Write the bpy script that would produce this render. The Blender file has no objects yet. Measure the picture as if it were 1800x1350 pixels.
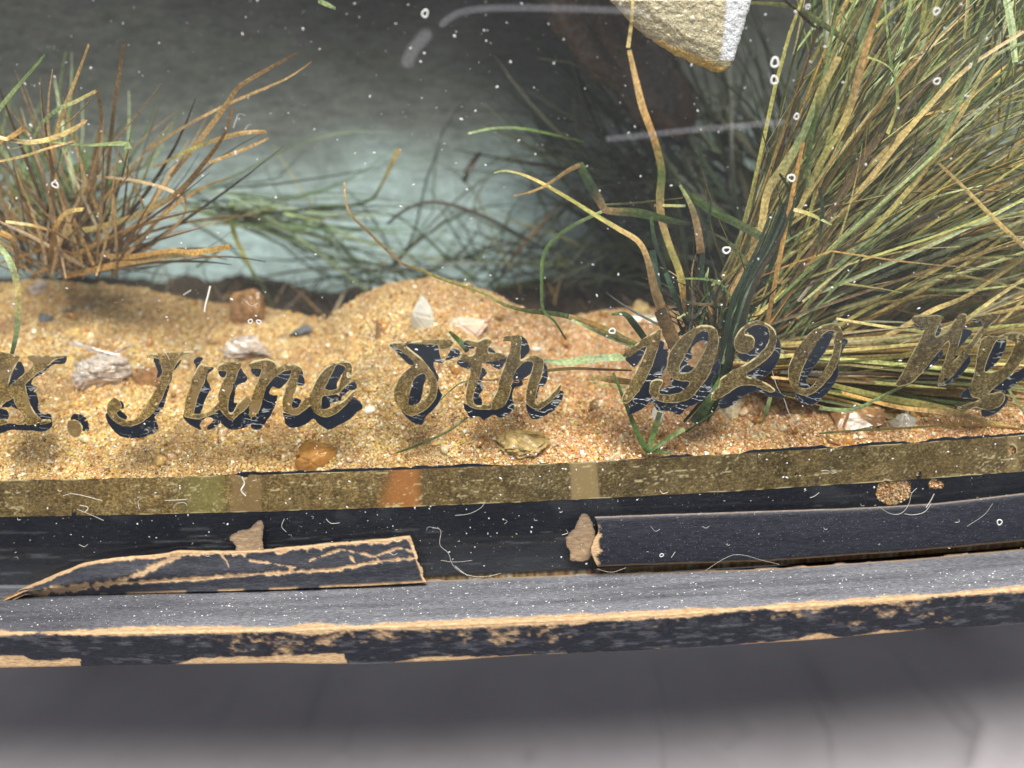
import bpy, math, random
import numpy as np
from mathutils import Vector, Matrix, noise as mnoise
# ---------------------------------------------------------------- scene, camera, light (1 unit = 1 cm)
S = bpy.context.scene
S.unit_settings.system = 'METRIC'
S.unit_settings.scale_length = 0.01
COL = S.collection
PITCH, ROLL, FPX = math.radians(16), math.radians(2.56), 1360.0
CAM = np.array([0.0, -16.0, 9.14])
_f = np.array([0, math.cos(PITCH), -math.sin(PITCH)])
_r0 = np.array([1.0, 0, 0]); _u0 = np.cross(_r0, _f)
_r = _r0*math.cos(ROLL) - _u0*math.sin(ROLL)
_u = _u0*math.cos(ROLL) + _r0*math.sin(ROLL)
cd = bpy.data.cameras.new('camera'); co = bpy.data.objects.new('camera', cd); COL.objects.link(co)
M = Matrix(((_r[0], _u[0], -_f[0], CAM[0]), (_r[1], _u[1], -_f[1], CAM[1]), (_r[2], _u[2], -_f[2], CAM[2]), (0, 0, 0, 1)))
co.matrix_world = M
cd.sensor_width = 36; cd.lens = 36*FPX/1800; cd.clip_start = 0.1; cd.clip_end = 2000
cd.dof.use_dof = True; cd.dof.focus_distance = 16.9; cd.dof.aperture_fstop = 0.0272/0.40
S.camera = co
W = bpy.data.worlds.new('World'); S.world = W; W.use_nodes = True
bg = W.node_tree.nodes['Background']
bg.inputs[0].default_value = (0.93, 0.95, 1.0, 1); bg.inputs[1].default_value = 0.55
LAMP_EL, LAMP_AZ, LAMP_D = math.radians(59), math.radians(14), 150
ld = bpy.data.lights.new('ceiling_lamp', 'AREA'); lo = bpy.data.objects.new('ceiling_lamp', ld); COL.objects.link(lo)
ld.shape = 'DISK'; ld.size = 88; ld.energy = 530000; ld.color = (1.0, 0.955, 0.88)
ldir = Vector((math.cos(LAMP_EL)*math.sin(LAMP_AZ), -math.cos(LAMP_EL)*math.cos(LAMP_AZ), math.sin(LAMP_EL)))
lo.location = Vector((0, 4, 4)) + ldir*LAMP_D
lo.rotation_euler = ldir.to_track_quat('Z', 'Y').to_euler()
S.view_settings.view_transform = 'Standard'; S.view_settings.look = 'None'
S.view_settings.exposure = 0.0; S.view_settings.gamma = 1.0
S.render.engine = 'CYCLES'
S.cycles.max_bounces = 8; S.cycles.transparent_max_bounces = 16
S.cycles.caustics_reflective = False; S.cycles.caustics_refractive = False

rng = np.random.default_rng(7); random.seed(7)
BOW = 0.0033
# ---------------------------------------------------------------- helpers
def ray(u, v):
    u = np.asarray(u, float); v = np.asarray(v, float)
    return (_f[None] + ((u-900)/FPX)[..., None]*_r[None] - ((v-675)/FPX)[..., None]*_u[None])
def at(u, v, s):
    """points on the bowed vertical surface y = s + BOW x^2 (distance s behind the lettering)"""
    u, v, s = np.broadcast_arrays(np.atleast_1d(np.asarray(u, float)), np.asarray(v, float), np.asarray(s, float))
    d = ray(u, v); x = np.zeros(len(u))
    for _ in range(5):
        t = (s + BOW*x*x - CAM[1])/d[:, 1]; x = CAM[0]+t*d[:, 0]
    return CAM[None] + t[:, None]*d
def atz(u, v, z):
    u, v, z = np.broadcast_arrays(np.atleast_1d(np.asarray(u, float)), np.asarray(v, float), np.asarray(z, float))
    d = ray(u, v); t = (z-CAM[2])/d[:, 2]
    return CAM[None]+t[:, None]*d
def hash2(i, j, seed):
    h = (i*374761393 + j*668265263 + seed*1274126177) & 0xffffffff
    h = ((h ^ (h >> 13))*1103515245) & 0xffffffff
    h = ((h ^ (h >> 15))*2246822519) & 0xffffffff
    return ((h ^ (h >> 16)) & 0xffffff)/float(0xffffff)
def vn(x, y, seed=0):
    x = np.asarray(x, float); y = np.asarray(y, float)
    i = np.floor(x).astype(np.int64); j = np.floor(y).astype(np.int64)
    fx = x-i; fy = y-j; fx = fx*fx*(3-2*fx); fy = fy*fy*(3-2*fy)
    a = hash2(i, j, seed); b = hash2(i+1, j, seed); c = hash2(i, j+1, seed); d = hash2(i+1, j+1, seed)
    return (a*(1-fx)+b*fx)*(1-fy)+(c*(1-fx)+d*fx)*fy
def fbm(x, y, seed=0, o=4):
    r = 0; a = .5; t = 0
    for k in range(o):
        r = r + a*vn(np.asarray(x)*2**k, np.asarray(y)*2**k, seed+k*17); t += a; a *= .5
    return r/t
def sstep(a, b, x):
    t = np.clip((x-a)/(b-a), 0, 1); return t*t*(3-2*t)
def prop(o, label=None, cat=None, group=None, kind=None):
    if label: o['label'] = label
    if cat: o['category'] = cat
    if group: o['group'] = group
    if kind: o['kind'] = kind
    return o
def link(name, me, mat, parent=None):
    o = bpy.data.objects.new(name, me); COL.objects.link(o)
    if mat is not None and len(me.materials) == 0: me.materials.append(mat)
    if parent: o.parent = parent
    return o
def empty(name, loc=(0, 0, 0)):
    o = bpy.data.objects.new(name, None); COL.objects.link(o); o.location = loc; o.empty_display_size = 1
    return o
def mesh(name, V, F, attrs=None, smooth=False):
    """V (n,3); F array (m,k) or list of tuples; attrs {name: (n,) or (n,3)}"""
    me = bpy.data.meshes.new(name)
    V = np.asarray(V, dtype=np.float32)
    if isinstance(F, np.ndarray):
        m, k = F.shape
        me.vertices.add(len(V)); me.vertices.foreach_set('co', V.ravel())
        me.loops.add(m*k); me.loops.foreach_set('vertex_index', F.astype(np.int32).ravel())
        me.polygons.add(m); me.polygons.foreach_set('loop_start', np.arange(0, m*k, k, dtype=np.int32))
        me.update(calc_edges=True)
    else:
        me.from_pydata(V.tolist(), [], F)
    for a, d in (attrs or {}).items():
        d = np.asarray(d, dtype=np.float32)
        if d.ndim == 1:
            at_ = me.attributes.new(a, 'FLOAT', 'POINT'); at_.data.foreach_set('value', d)
        else:
            c = np.ones((len(d), 4), np.float32); c[:, :3] = d
            at_ = me.attributes.new(a, 'FLOAT_COLOR', 'POINT'); at_.data.foreach_set('color', c.ravel())
    me.polygons.foreach_set('use_smooth', [bool(smooth)]*len(me.polygons))
    me.update()
    return me
def recenter(o, p):
    """put the object's origin at p (world) without moving its geometry"""
    p = Vector(p); base = o.parent.matrix_world.translation if o.parent else Vector((0, 0, 0))
    me = o.data; n = len(me.vertices); c = np.empty(n*3, np.float32); me.vertices.foreach_get('co', c)
    c = c.reshape(-1, 3) - np.array(p, np.float32); me.vertices.foreach_set('co', c.ravel()); me.update()
    o.location = p
def gridfaces(nu, nv):
    i, j = np.meshgrid(np.arange(nu-1), np.arange(nv-1), indexing='ij')
    a = i*nv+j
    return np.stack([a, a+nv, a+nv+1, a+1], -1).reshape(-1, 4)
def poly_sdf(P, x, y):
    """signed distance (positive inside) of points to closed polygon P"""
    P = np.asarray(P, float); Q = np.roll(P, -1, 0)
    d = np.full(x.shape, 1e9); ins = np.zeros(x.shape, bool)
    for (ax, ay), (bx, by) in zip(P, Q):
        ex, ey = bx-ax, by-ay; L = ex*ex+ey*ey+1e-12
        t = np.clip(((x-ax)*ex+(y-ay)*ey)/L, 0, 1)
        d = np.minimum(d, np.hypot(x-ax-t*ex, y-ay-t*ey))
        c = ((ay > y) != (by > y))
        if c.any():
            xi = ax+(y-ay)/(by-ay+1e-12)*ex
            ins ^= (c & (x < xi))
    return np.where(ins, d, -d)
def line_d(P, x, y):
    d = np.full(np.shape(x), 1e9)
    for (ax, ay), (bx, by) in zip(P[:-1], P[1:]):
        ex, ey = bx-ax, by-ay; L = ex*ex+ey*ey+1e-12
        t = np.clip(((x-ax)*ex+(y-ay)*ey)/L, 0, 1)
        d = np.minimum(d, np.hypot(x-ax-t*ex, y-ay-t*ey))
    return d
def smooth_poly(P, n=4, closed=True, keep=0.5):
    P = np.asarray(P, float); N = len(P); out = []
    rngi = range(N) if closed else range(N-1)
    for i in rngi:
        if closed: p0, p1, p2, p3 = P[i-1], P[i], P[(i+1) % N], P[(i+2) % N]
        else: p0, p1, p2, p3 = P[max(i-1, 0)], P[i], P[i+1], P[min(i+2, N-1)]
        for k in range(n):
            t = k/n
            out.append(.5*((2*p1)+(-p0+p2)*t+(2*p0-5*p1+4*p2-p3)*t*t+(-p0+3*p1-3*p2+p3)*t**3))
    if not closed: out.append(P[-1])
    return np.array(out)
def march(X, Y, Fd):
    """marching squares on grid X,Y (nu,nv): polygons where field > 0; returns pts, faces, field at pts"""
    nu, nv = Fd.shape; ins = Fd > 0
    idx = -np.ones((nu, nv), int); pts = []; fv = []; faces = []
    full = ins[:-1, :-1] & ins[1:, :-1] & ins[1:, 1:] & ins[:-1, 1:]
    any_ = ins[:-1, :-1] | ins[1:, :-1] | ins[1:, 1:] | ins[:-1, 1:]
    sel = np.argwhere(ins); idx[ins] = np.arange(len(sel))
    px = list(X[ins]); py = list(Y[ins]); fv = list(Fd[ins])
    for i, j in np.argwhere(full): faces.append((idx[i, j], idx[i+1, j], idx[i+1, j+1], idx[i, j+1]))
    em = {}
    def ev(a, b):
        k = (a, b) if a < b else (b, a)
        if k in em: return em[k]
        fa, fb = Fd[k[0]], Fd[k[1]]; t = fa/(fa-fb)
        px.append(X[k[0]]*(1-t)+X[k[1]]*t); py.append(Y[k[0]]*(1-t)+Y[k[1]]*t); fv.append(0.0)
        em[k] = len(px)-1; return em[k]
    for i, j in np.argwhere(any_ & ~full):
        c = [(i, j), (i+1, j), (i+1, j+1), (i, j+1)]; f = []
        for q in range(4):
            a, b = c[q], c[(q+1) % 4]
            if ins[a]: f.append(int(idx[a]))
            if ins[a] != ins[b]: f.append(ev(tuple(map(int, a)), tuple(map(int, b))))
        if len(f) > 2: faces.append(tuple(f))
    return np.array(px), np.array(py), [tuple(map(int, f)) for f in faces], np.array(fv)
# ---------------------------------------------------------------- materials
def mat(name):
    m = bpy.data.materials.new(name); m.use_nodes = True
    nt = m.node_tree; return m, nt, nt.nodes['Principled BSDF']
def nd(nt, t, **k):
    n = nt.nodes.new(t)
    for a, v in k.items():
        if a.startswith('i_'): n.inputs[a[2:].replace('_', ' ')].default_value = v
        else: setattr(n, a, v)
    return n
def texco(nt, scale=(1, 1, 1)):
    tc = nd(nt, 'ShaderNodeTexCoord'); mp = nd(nt, 'ShaderNodeMapping'); mp.inputs['Scale'].default_value = scale
    nt.links.new(tc.outputs['Object'], mp.inputs['Vector']); return mp.outputs[0]
def noise(nt, vec, scale, detail=4, rough=.55):
    n = nd(nt, 'ShaderNodeTexNoise', i_Scale=scale, i_Detail=detail, i_Roughness=rough)
    nt.links.new(vec, n.inputs['Vector']); return n.outputs['Fac']
def ramp(nt, fac, stops):
    r = nd(nt, 'ShaderNodeValToRGB'); e = r.color_ramp.elements
    while len(e) < len(stops): e.new(.5)
    for q, (p, c) in zip(e, stops):
        q.position = p; q.color = (*c, 1) if len(c) == 3 else c
    nt.links.new(fac, r.inputs[0]); return r.outputs[0]
def mix(nt, fac, a, b, mode='MIX'):
    m = nd(nt, 'ShaderNodeMix', data_type='RGBA', blend_type=mode)
    for k, v in ((0, fac), (6, a), (7, b)):
        if isinstance(v, (int, float)): m.inputs[k].default_value = v
        elif isinstance(v, tuple): m.inputs[k].default_value = (*v, 1)
        else: nt.links.new(v, m.inputs[k])
    return m.outputs[2]
def attr(nt, name, out='Fac'):
    a = nd(nt, 'ShaderNodeAttribute', attribute_name=name); return a.outputs[out]
def math_(nt, op, a, b=0.0, clamp=False):
    m = nd(nt, 'ShaderNodeMath', operation=op, use_clamp=clamp)
    for k, v in ((0, a), (1, b)):
        if isinstance(v, (int, float)): m.inputs[k].default_value = v
        else: nt.links.new(v, m.inputs[k])
    return m.outputs[0]
def bump(nt, P, h, strength=.3, dist=.02):
    b = nd(nt, 'ShaderNodeBump', i_Strength=strength, i_Distance=dist)
    nt.links.new(h, b.inputs['Height']); nt.links.new(b.outputs[0], P.inputs['Normal'])

def m_vcol(name, rough=.5, spec=.5, nscale=20, namt=.3, trans=0, bmp=.2, sss=0, coat=0):
    m, nt, P = mat(name)
    v = texco(nt); n = noise(nt, v, nscale, 3)
    c = mix(nt, namt, attr(nt, 'Col', 'Color'), ramp(nt, n, [(.3, (.35, .35, .35)), (.7, (1.5, 1.5, 1.5))]), 'MULTIPLY')
    nt.links.new(c, P.inputs['Base Color'])
    P.inputs['Roughness'].default_value = rough; P.inputs['Specular IOR Level'].default_value = spec
    P.inputs['Transmission Weight'].default_value = trans
    P.inputs['Coat Weight'].default_value = coat; P.inputs['Coat Roughness'].default_value = .08
    if sss: P.inputs['Subsurface Weight'].default_value = sss; P.inputs['Subsurface Scale'].default_value = .12; P.inputs['Subsurface Radius'].default_value = (1, .6, .3)
    if bmp: bump(nt, P, n, bmp, .03)
    return m
M_GRAIN = m_vcol('sand_grains', .22, .6, 40, .15, bmp=0)
M_GRASS = m_vcol('dried_grass', .42, .45, 14, .75, bmp=.35)
M_SANDB = m_vcol('sand_bed', .7, .3, 9, .5, bmp=.8)

def m_gold():
    m, nt, P = mat('gilding'); v = texco(nt)
    n1 = noise(nt, v, 5, 6, .7); n2 = noise(nt, texco(nt, (1, 1, 1.5)), 13, 7, .82)
    c = ramp(nt, n2, [(.36, (.022, .017, .010)), (.48, (.085, .060, .026)), (.56, (.19, .135, .055)), (.63, (.42, .31, .125)), (.72, (.85, .68, .33))])
    c = mix(nt, ramp(nt, n1, [(.30, (0, 0, 0)), (.75, (.35, .35, .35))]), c, (.085, .066, .028))
    vo = nd(nt, 'ShaderNodeTexVoronoi', feature='DISTANCE_TO_EDGE', i_Scale=5.5)
    wv = nd(nt, 'ShaderNodeVectorMath', operation='ADD'); nt.links.new(v, wv.inputs[0])
    nn = nd(nt, 'ShaderNodeTexNoise', i_Scale=14.0, i_Detail=3.0); nt.links.new(v, nn.inputs['Vector']); nt.links.new(nn.outputs['Color'], wv.inputs[1])
    nt.links.new(wv.outputs[0], vo.inputs['Vector'])
    cr = ramp(nt, vo.outputs[0], [(0, (1, 1, 1)), (.03, (0, 0, 0))])
    sc = mix(nt, 1.0, cr, ramp(nt, noise(nt, v, 3.1, 2), [(.45, (0, 0, 0)), (.6, (1, 1, 1))]), 'MULTIPLY')
    c = mix(nt, sc, c, (.62, .5, .25)); c = mix(nt, .7, c, ramp(nt, noise(nt, v, 1.3, 4, .6), [(.35, (.6, .6, .6)), (.65, (1.4, 1.4, 1.4))]), 'MULTIPLY')
    # brighter leaf on the left of the case, duller to the right (per-vertex attribute)
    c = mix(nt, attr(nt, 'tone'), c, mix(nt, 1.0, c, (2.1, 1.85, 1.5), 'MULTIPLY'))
    c = mix(nt, attr(nt, 'bare_reflect'), c, attr(nt, 'BareReflect', 'Color'))
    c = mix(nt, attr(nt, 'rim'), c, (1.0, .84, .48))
    nt.links.new(c, P.inputs['Base Color'])
    P.inputs['Metallic'].default_value = .35; P.inputs['Roughness'].default_value = .36
    bump(nt, P, n2, .3, .01); return m
M_GOLD = m_gold()
def m_shade():
    m, nt, P = mat('black_backing_paint'); v = texco(nt)
    c = mix(nt, attr(nt, 'wrinkle'), (.008, .011, .022), (.34, .35, .37))
    n = noise(nt, v, 8, 4)
    c = mix(nt, ramp(nt, n, [(.45, (0, 0, 0)), (.7, (.5, .5, .5))]), c, (.018, .024, .042))
    nt.links.new(c, P.inputs['Base Color']); P.inputs['Roughness'].default_value = .3
    bump(nt, P, attr(nt, 'wrinkle'), .6, .03); return m
M_SHADE = m_shade()
def m_frame():
    m, nt, P = mat('worn_black_painted_wood'); v = texco(nt, (1, 6, 6)); vi = texco(nt)
    g = noise(nt, v, 5, 6, .65); g2 = noise(nt, texco(nt, (1, 4, 4)), 7, 6, .7)
    paint = ramp(nt, g, [(.35, (.006, .007, .012)), (.65, (.016, .018, .028))])
    wood = ramp(nt, g2, [(.28, (.26, .15, .075)), (.5, (.47, .32, .18)), (.72, (.66, .49, .31))])
    dust = ramp(nt, noise(nt, texco(nt, (1, 8, 8)), 6, 9, .85), [(.36, (.045, .048, .06)), (.52, (.175, .18, .205)), (.66, (.42, .43, .46))])
    c = mix(nt, attr(nt, 'dust'), paint, dust)
    c = mix(nt, attr(nt, 'wood'), c, wood)
    sp = ramp(nt, noise(nt, vi, 55, 2, .5), [(.70, (0, 0, 0)), (.74, (1, 1, 1))])
    sp = mix(nt, 1.0, sp, attr(nt, 'speck'), 'MULTIPLY')
    c = mix(nt, sp, c, (.62, .64, .7))
    nt.links.new(c, P.inputs['Base Color'])
    r = math_(nt, 'MULTIPLY_ADD', attr(nt, 'wood'), .3); r.node.inputs[2].default_value = .40
    nt.links.new(r, P.inputs['Roughness']); P.inputs['Specular IOR Level'].default_value = .16
    h = math_(nt, 'ADD', g, g2); bump(nt, P, h, .35, .02); return m
M_FRAME = m_frame()
def m_glass():
    m, nt, P = mat('dusty_window_glass'); nt.nodes.remove(P); out = nt.nodes['Material Output']
    tr = nd(nt, 'ShaderNodeBsdfTransparent'); tr.inputs[0].default_value = (.975, .985, .975, 1)
    gl = nd(nt, 'ShaderNodeBsdfGlossy', i_Roughness=.015); gl.inputs[0].default_value = (1, 1, 1, 1)
    df = nd(nt, 'ShaderNodeBsdfDiffuse'); df.inputs[0].default_value = (.75, .8, .84, 1)
    lw = nd(nt, 'ShaderNodeLayerWeight', i_Blend=.5); fr = math_(nt, 'POWER', lw.outputs['Facing'], 5.0)
    fr = math_(nt, 'MULTIPLY_ADD', fr, .95); fr.node.inputs[2].default_value = .019
    m1 = nd(nt, 'ShaderNodeMixShader'); nt.links.new(fr, m1.inputs[0]); nt.links.new(tr.outputs[0], m1.inputs[1]); nt.links.new(gl.outputs[0], m1.inputs[2])
    v = texco(nt); a = noise(nt, v, .45, 5, .6); b = noise(nt, texco(nt, (1, 1, 2.5)), 7, 5, .75)
    f = math_(nt, 'MULTIPLY', ramp(nt, a, [(.35, (.3, .3, .3)), (.7, (1, 1, 1))]), ramp(nt, b, [(.35, (.25, .25, .25)), (.75, (1, 1, 1))]))
    f = math_(nt, 'MULTIPLY', f, .016)
    m2 = nd(nt, 'ShaderNodeMixShader'); nt.links.new(f, m2.inputs[0]); nt.links.new(m1.outputs[0], m2.inputs[1]); nt.links.new(df.outputs[0], m2.inputs[2])
    nt.links.new(m2.outputs[0], out.inputs[0]); return m
M_GLASS = m_glass()
def m_film(name, col, amt, rough=.5):
    m, nt, P = mat(name); nt.nodes.remove(P); out = nt.nodes['Material Output']
    tr = nd(nt, 'ShaderNodeBsdfTransparent'); df = nd(nt, 'ShaderNodeBsdfDiffuse'); df.inputs[0].default_value = (*col, 1)
    mm = nd(nt, 'ShaderNodeMixShader'); f = math_(nt, 'MULTIPLY', attr(nt, 'film'), amt)
    n = noise(nt, texco(nt), 16, 4, .7); f = math_(nt, 'MULTIPLY', f, ramp(nt, n, [(.3, (.5, .5, .5)), (.6, (1, 1, 1))]))
    nt.links.new(f, mm.inputs[0]); nt.links.new(tr.outputs[0], mm.inputs[1]); nt.links.new(df.outputs[0], mm.inputs[2])
    nt.links.new(mm.outputs[0], out.inputs[0]); return m
M_REFLECT = m_film('painted_reflection', (.8, .8, .9), .11)  # pale film colour that draws reflections on the pane
def m_plain(name, col, rough=.6, spec=.5, var=0, scale=5, bmp=0, trans=0, coat=0, sss=0):
    m, nt, P = mat(name); v = texco(nt); n = noise(nt, v, scale, 5, .6)
    if var:
        a = tuple(max(0, x*(1-var)) for x in col); b = tuple(min(1, x*(1+var)) for x in col)
        nt.links.new(ramp(nt, n, [(.3, a), (.7, b)]), P.inputs['Base Color'])
    else: P.inputs['Base Color'].default_value = (*col, 1)
    P.inputs['Roughness'].default_value = rough; P.inputs['Specular IOR Level'].default_value = spec
    P.inputs['Transmission Weight'].default_value = trans; P.inputs['Coat Weight'].default_value = coat; P.inputs['Coat Roughness'].default_value = .1
    if sss: P.inputs['Subsurface Weight'].default_value = sss; P.inputs['Subsurface Scale'].default_value = .3
    if bmp: bump(nt, P, n, bmp, .05)
    return m
M_DUST = m_plain('white_dust', (.62, .63, .65), .5)
M_FIBRE = m_plain('lint_fibre', (.8, .78, .72), .5)
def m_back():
    m, nt, P = mat('backdrop_painted_shade'); v = texco(nt)
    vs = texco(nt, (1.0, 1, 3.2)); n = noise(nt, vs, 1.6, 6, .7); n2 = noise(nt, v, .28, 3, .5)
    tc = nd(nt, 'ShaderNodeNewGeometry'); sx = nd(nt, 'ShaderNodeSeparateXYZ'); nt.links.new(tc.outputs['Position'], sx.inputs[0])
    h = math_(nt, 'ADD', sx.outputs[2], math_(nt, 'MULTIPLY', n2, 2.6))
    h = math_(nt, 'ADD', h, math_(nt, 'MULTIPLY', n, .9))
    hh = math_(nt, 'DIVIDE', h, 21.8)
    base = ramp(nt, hh, [(.40, (.50, .66, .68)), (.48, (.42, .54, .545)), (.56, (.17, .19, .175)), (.65, (.095, .10, .09)), (.9, (.06, .06, .062))])  # light below and shade of roof and fish above, painted in
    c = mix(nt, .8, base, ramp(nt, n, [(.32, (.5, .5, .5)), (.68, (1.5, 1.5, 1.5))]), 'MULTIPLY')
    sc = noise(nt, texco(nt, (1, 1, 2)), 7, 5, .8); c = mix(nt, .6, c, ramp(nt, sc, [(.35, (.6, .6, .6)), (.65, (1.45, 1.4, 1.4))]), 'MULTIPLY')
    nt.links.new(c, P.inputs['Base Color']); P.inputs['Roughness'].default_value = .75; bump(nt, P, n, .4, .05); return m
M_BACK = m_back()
def m_cloth():
    m, nt, P = mat('white_table_cloth'); v = texco(nt)
    a = noise(nt, v, .35, 4, .6); b = noise(nt, texco(nt, (1, .45, 1)), .9, 5, .6)
    c = ramp(nt, a, [(.3, (.40, .375, .40)), (.7, (.46, .435, .465))])
    c = mix(nt, math_(nt, 'MULTIPLY', attr(nt, 'crease_shade_stain'), .26), c, (.13, .12, .12))
    w = nd(nt, 'ShaderNodeTexWave', i_Scale=9.0, i_Distortion=.6); nt.links.new(v, w.inputs['Vector'])
    w2 = nd(nt, 'ShaderNodeTexWave', i_Scale=9.0, i_Distortion=.6, bands_direction='Y'); nt.links.new(v, w2.inputs['Vector'])
    wv = math_(nt, 'ADD', w.outputs['Fac'], w2.outputs['Fac'])
    c = mix(nt, .15, c, ramp(nt, wv, [(0, (.5, .5, .5)), (1, (1.2, 1.2, 1.2))]), 'MULTIPLY')
    nt.links.new(c, P.inputs['Base Color']); P.inputs['Roughness'].default_value = .9; bump(nt, P, wv, .3, .02); return m
M_CLOTH = m_cloth()
M_BOARD = m_plain('dark_stained_board', (.05, .045, .04), .7, var=.3)
M_SOIL = m_plain('dark_peaty_ground', (.055, .036, .022), .9, var=.6, scale=6, bmp=1)

# ---------------------------------------------------------------- table cloth
cx = np.r_[np.linspace(-70, -15, 30)[:-1], np.linspace(-15, 15, 340), np.linspace(15, 70, 30)[1:]]; cy = np.r_[np.linspace(-13.5, -12, 12)[:-1], np.linspace(-12, -8, 12)[:-1], np.linspace(-8, 3, 130), np.linspace(3, 70, 30)[1:]]
nx, ny = len(cx), len(cy)
gx, gy = np.meshgrid(cx, cy, indexing='ij')
crease_shade_stain = np.zeros_like(gx)
for pl, wd_ in (([(1545,1128),(1440,1195),(1360,1252),(1280,1312)], .20), ([(1448,1190),(1455,1260),(1462,1350)], .12), ([(1160,1165),(1162,1250),(1166,1350)], .10), ([(935,1243),(975,1262),(1020,1280)], .12), ([(470,1205),(400,1240),(320,1292)], .22), ([(583,1248),(590,1280),(606,1318)], .16), ([(1600,1180),(1640,1230),(1700,1290)], .2), ([(1740,1190),(1700,1350)], .1)):
    Q = atz([p[0] for p in pl], [p[1] for p in pl], -7.38)[:, :2]; dd = line_d([tuple(q) for q in Q], gx, gy)
    crease_shade_stain = np.maximum(crease_shade_stain, np.exp(-(dd/wd_)**2)*(.35+.65*fbm(gx*1.3, gy*1.3, 6, 2)))  # dark crease lines paint in the shade of the folds
for (a_, b_, r_) in ((555,1233,.22),(131,1310,.15),(275,1290,.15),(930,1330,.2),(680,1283,.15),(1255,1237,.18),(1640,1240,.18),(1418,1212,.15)):
    Q = atz(a_, b_, -7.38)[0]; crease_shade_stain = np.maximum(crease_shade_stain, .8*np.exp(-(((gx-Q[0])/r_)**2+((gy-Q[1])/r_/1.6)**2)))
gz = -7.4 - 22*sstep(-12.3, -13.5, gy)**.6 + .05*fbm(gx*.5, gy*.2, 5) + .12*np.exp(-(((gx-9)*.8-(gy+3)*.6)/.35)**2)*sstep(-12, -2, gy)
gz = gz + .05*np.exp(-((gx+4.5+.3*gy)/.3)**2)
o = link('table_cloth', mesh('table_cloth', np.stack([gx, gy, gz], -1).reshape(-1, 3), gridfaces(nx, ny), {'crease_shade_stain': crease_shade_stain.ravel()}, smooth=True), M_CLOTH)
prop(o, kind='structure')
M_UNSEEN_FLOOR = m_plain('unseen_dark_floor', (.035, .033, .034), .95, .2, .4, 1.5)
o = link('floor', mesh('floor', [(-300, -300, -80), (300, -300, -80), (300, 300, -80), (-300, 300, -80)], np.array([[0, 1, 2, 3]])), M_UNSEEN_FLOOR); prop(o, kind='structure')  # unseen dark floor, added to darken the reflection in the glass

# ---------------------------------------------------------------- display case
case = empty('display_case', (0, 5, -7.4))
prop(case, 'bow-fronted glazed display case with gilt lettering over sand and grass, in a chipped black base', 'display case')
bpy.context.view_layer.update()
def part(name, me, m, parent=None, label=None, kind=None):
    par = parent or case
    o = bpy.data.objects.new(name, me); COL.objects.link(o)
    if m is not None and len(me.materials) == 0: me.materials.append(m)
    # origin at the part's middle
    n = len(me.vertices); c = np.empty(n*3, np.float32); me.vertices.foreach_get('co', c); c = c.reshape(-1, 3)
    mid = (c.min(0)+c.max(0))/2; me.vertices.foreach_set('co', (c-mid).ravel()); me.update()
    o.parent = par; base = WORLD[par.name] if par.name in WORLD else np.array(par.location)
    o.location = Vector((mid-base).tolist()); WORLD[o.name] = mid
    prop(o, label, None, None, kind)
    return o
WORLD = {case.name: np.array(case.location)}
def boxmesh(x0, x1, y0, y1, z0, z1, bev=.03, bow=False):
    import bmesh
    bm = bmesh.new(); bmesh.ops.create_cube(bm, size=1)
    for v in bm.verts: v.co = Vector(((x0+x1)/2+v.co.x*(x1-x0), (y0+y1)/2+v.co.y*(y1-y0), (z0+z1)/2+v.co.z*(z1-z0)))
    bmesh.ops.bevel(bm, geom=bm.edges[:], offset=bev, segments=2, affect='EDGES')
    me = bpy.data.meshes.new('board'); bm.to_mesh(me); bm.free(); return me
XH = 22.0; BACKY = 11.0; TOPZ = 29.3
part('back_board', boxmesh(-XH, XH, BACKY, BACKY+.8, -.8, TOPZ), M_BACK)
part('side_board', boxmesh(-XH-.8, -XH-.003, .9, BACKY+.8, -.8, TOPZ), M_BOARD)
part('side_board', boxmesh(XH+.003, XH+.8, .9, BACKY+.8, -.8, TOPZ), M_BOARD)
part('top_board', boxmesh(-XH-.8, XH+.8, -1.0, BACKY+.8, TOPZ+.003, TOPZ+1), M_BOARD)
part('floor_board', boxmesh(-XH, XH, 1.2, BACKY-.003, -.8, -.1), M_BOARD)
for fx in (-15, 15):
    for fy in (9.6, 12.0): part('foot', boxmesh(fx-1, fx+1, fy-.8, fy+.8, -7.32, -.81, .1), M_BOARD)
# glass pane, gently bowed
ng = 81; X = np.linspace(-22, 22, ng); V = []
for s, in ((-.20,), (0.0,)):
    for z in (-.06, TOPZ-.01):
        V.append(np.stack([X, s+BOW*X*X, np.full(ng, z)], 1))
V = np.concatenate(V); q = np.arange(ng-1); F = []
for a, b in ((0, 1), (1, 3), (3, 2), (2, 0)):
    F.append(np.stack([a*ng+q, a*ng+q+1, b*ng+q+1, b*ng+q], 1))
F = np.concatenate(F)
glass = part('glass_pane', mesh('glass_pane', V, F), M_GLASS)

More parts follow.
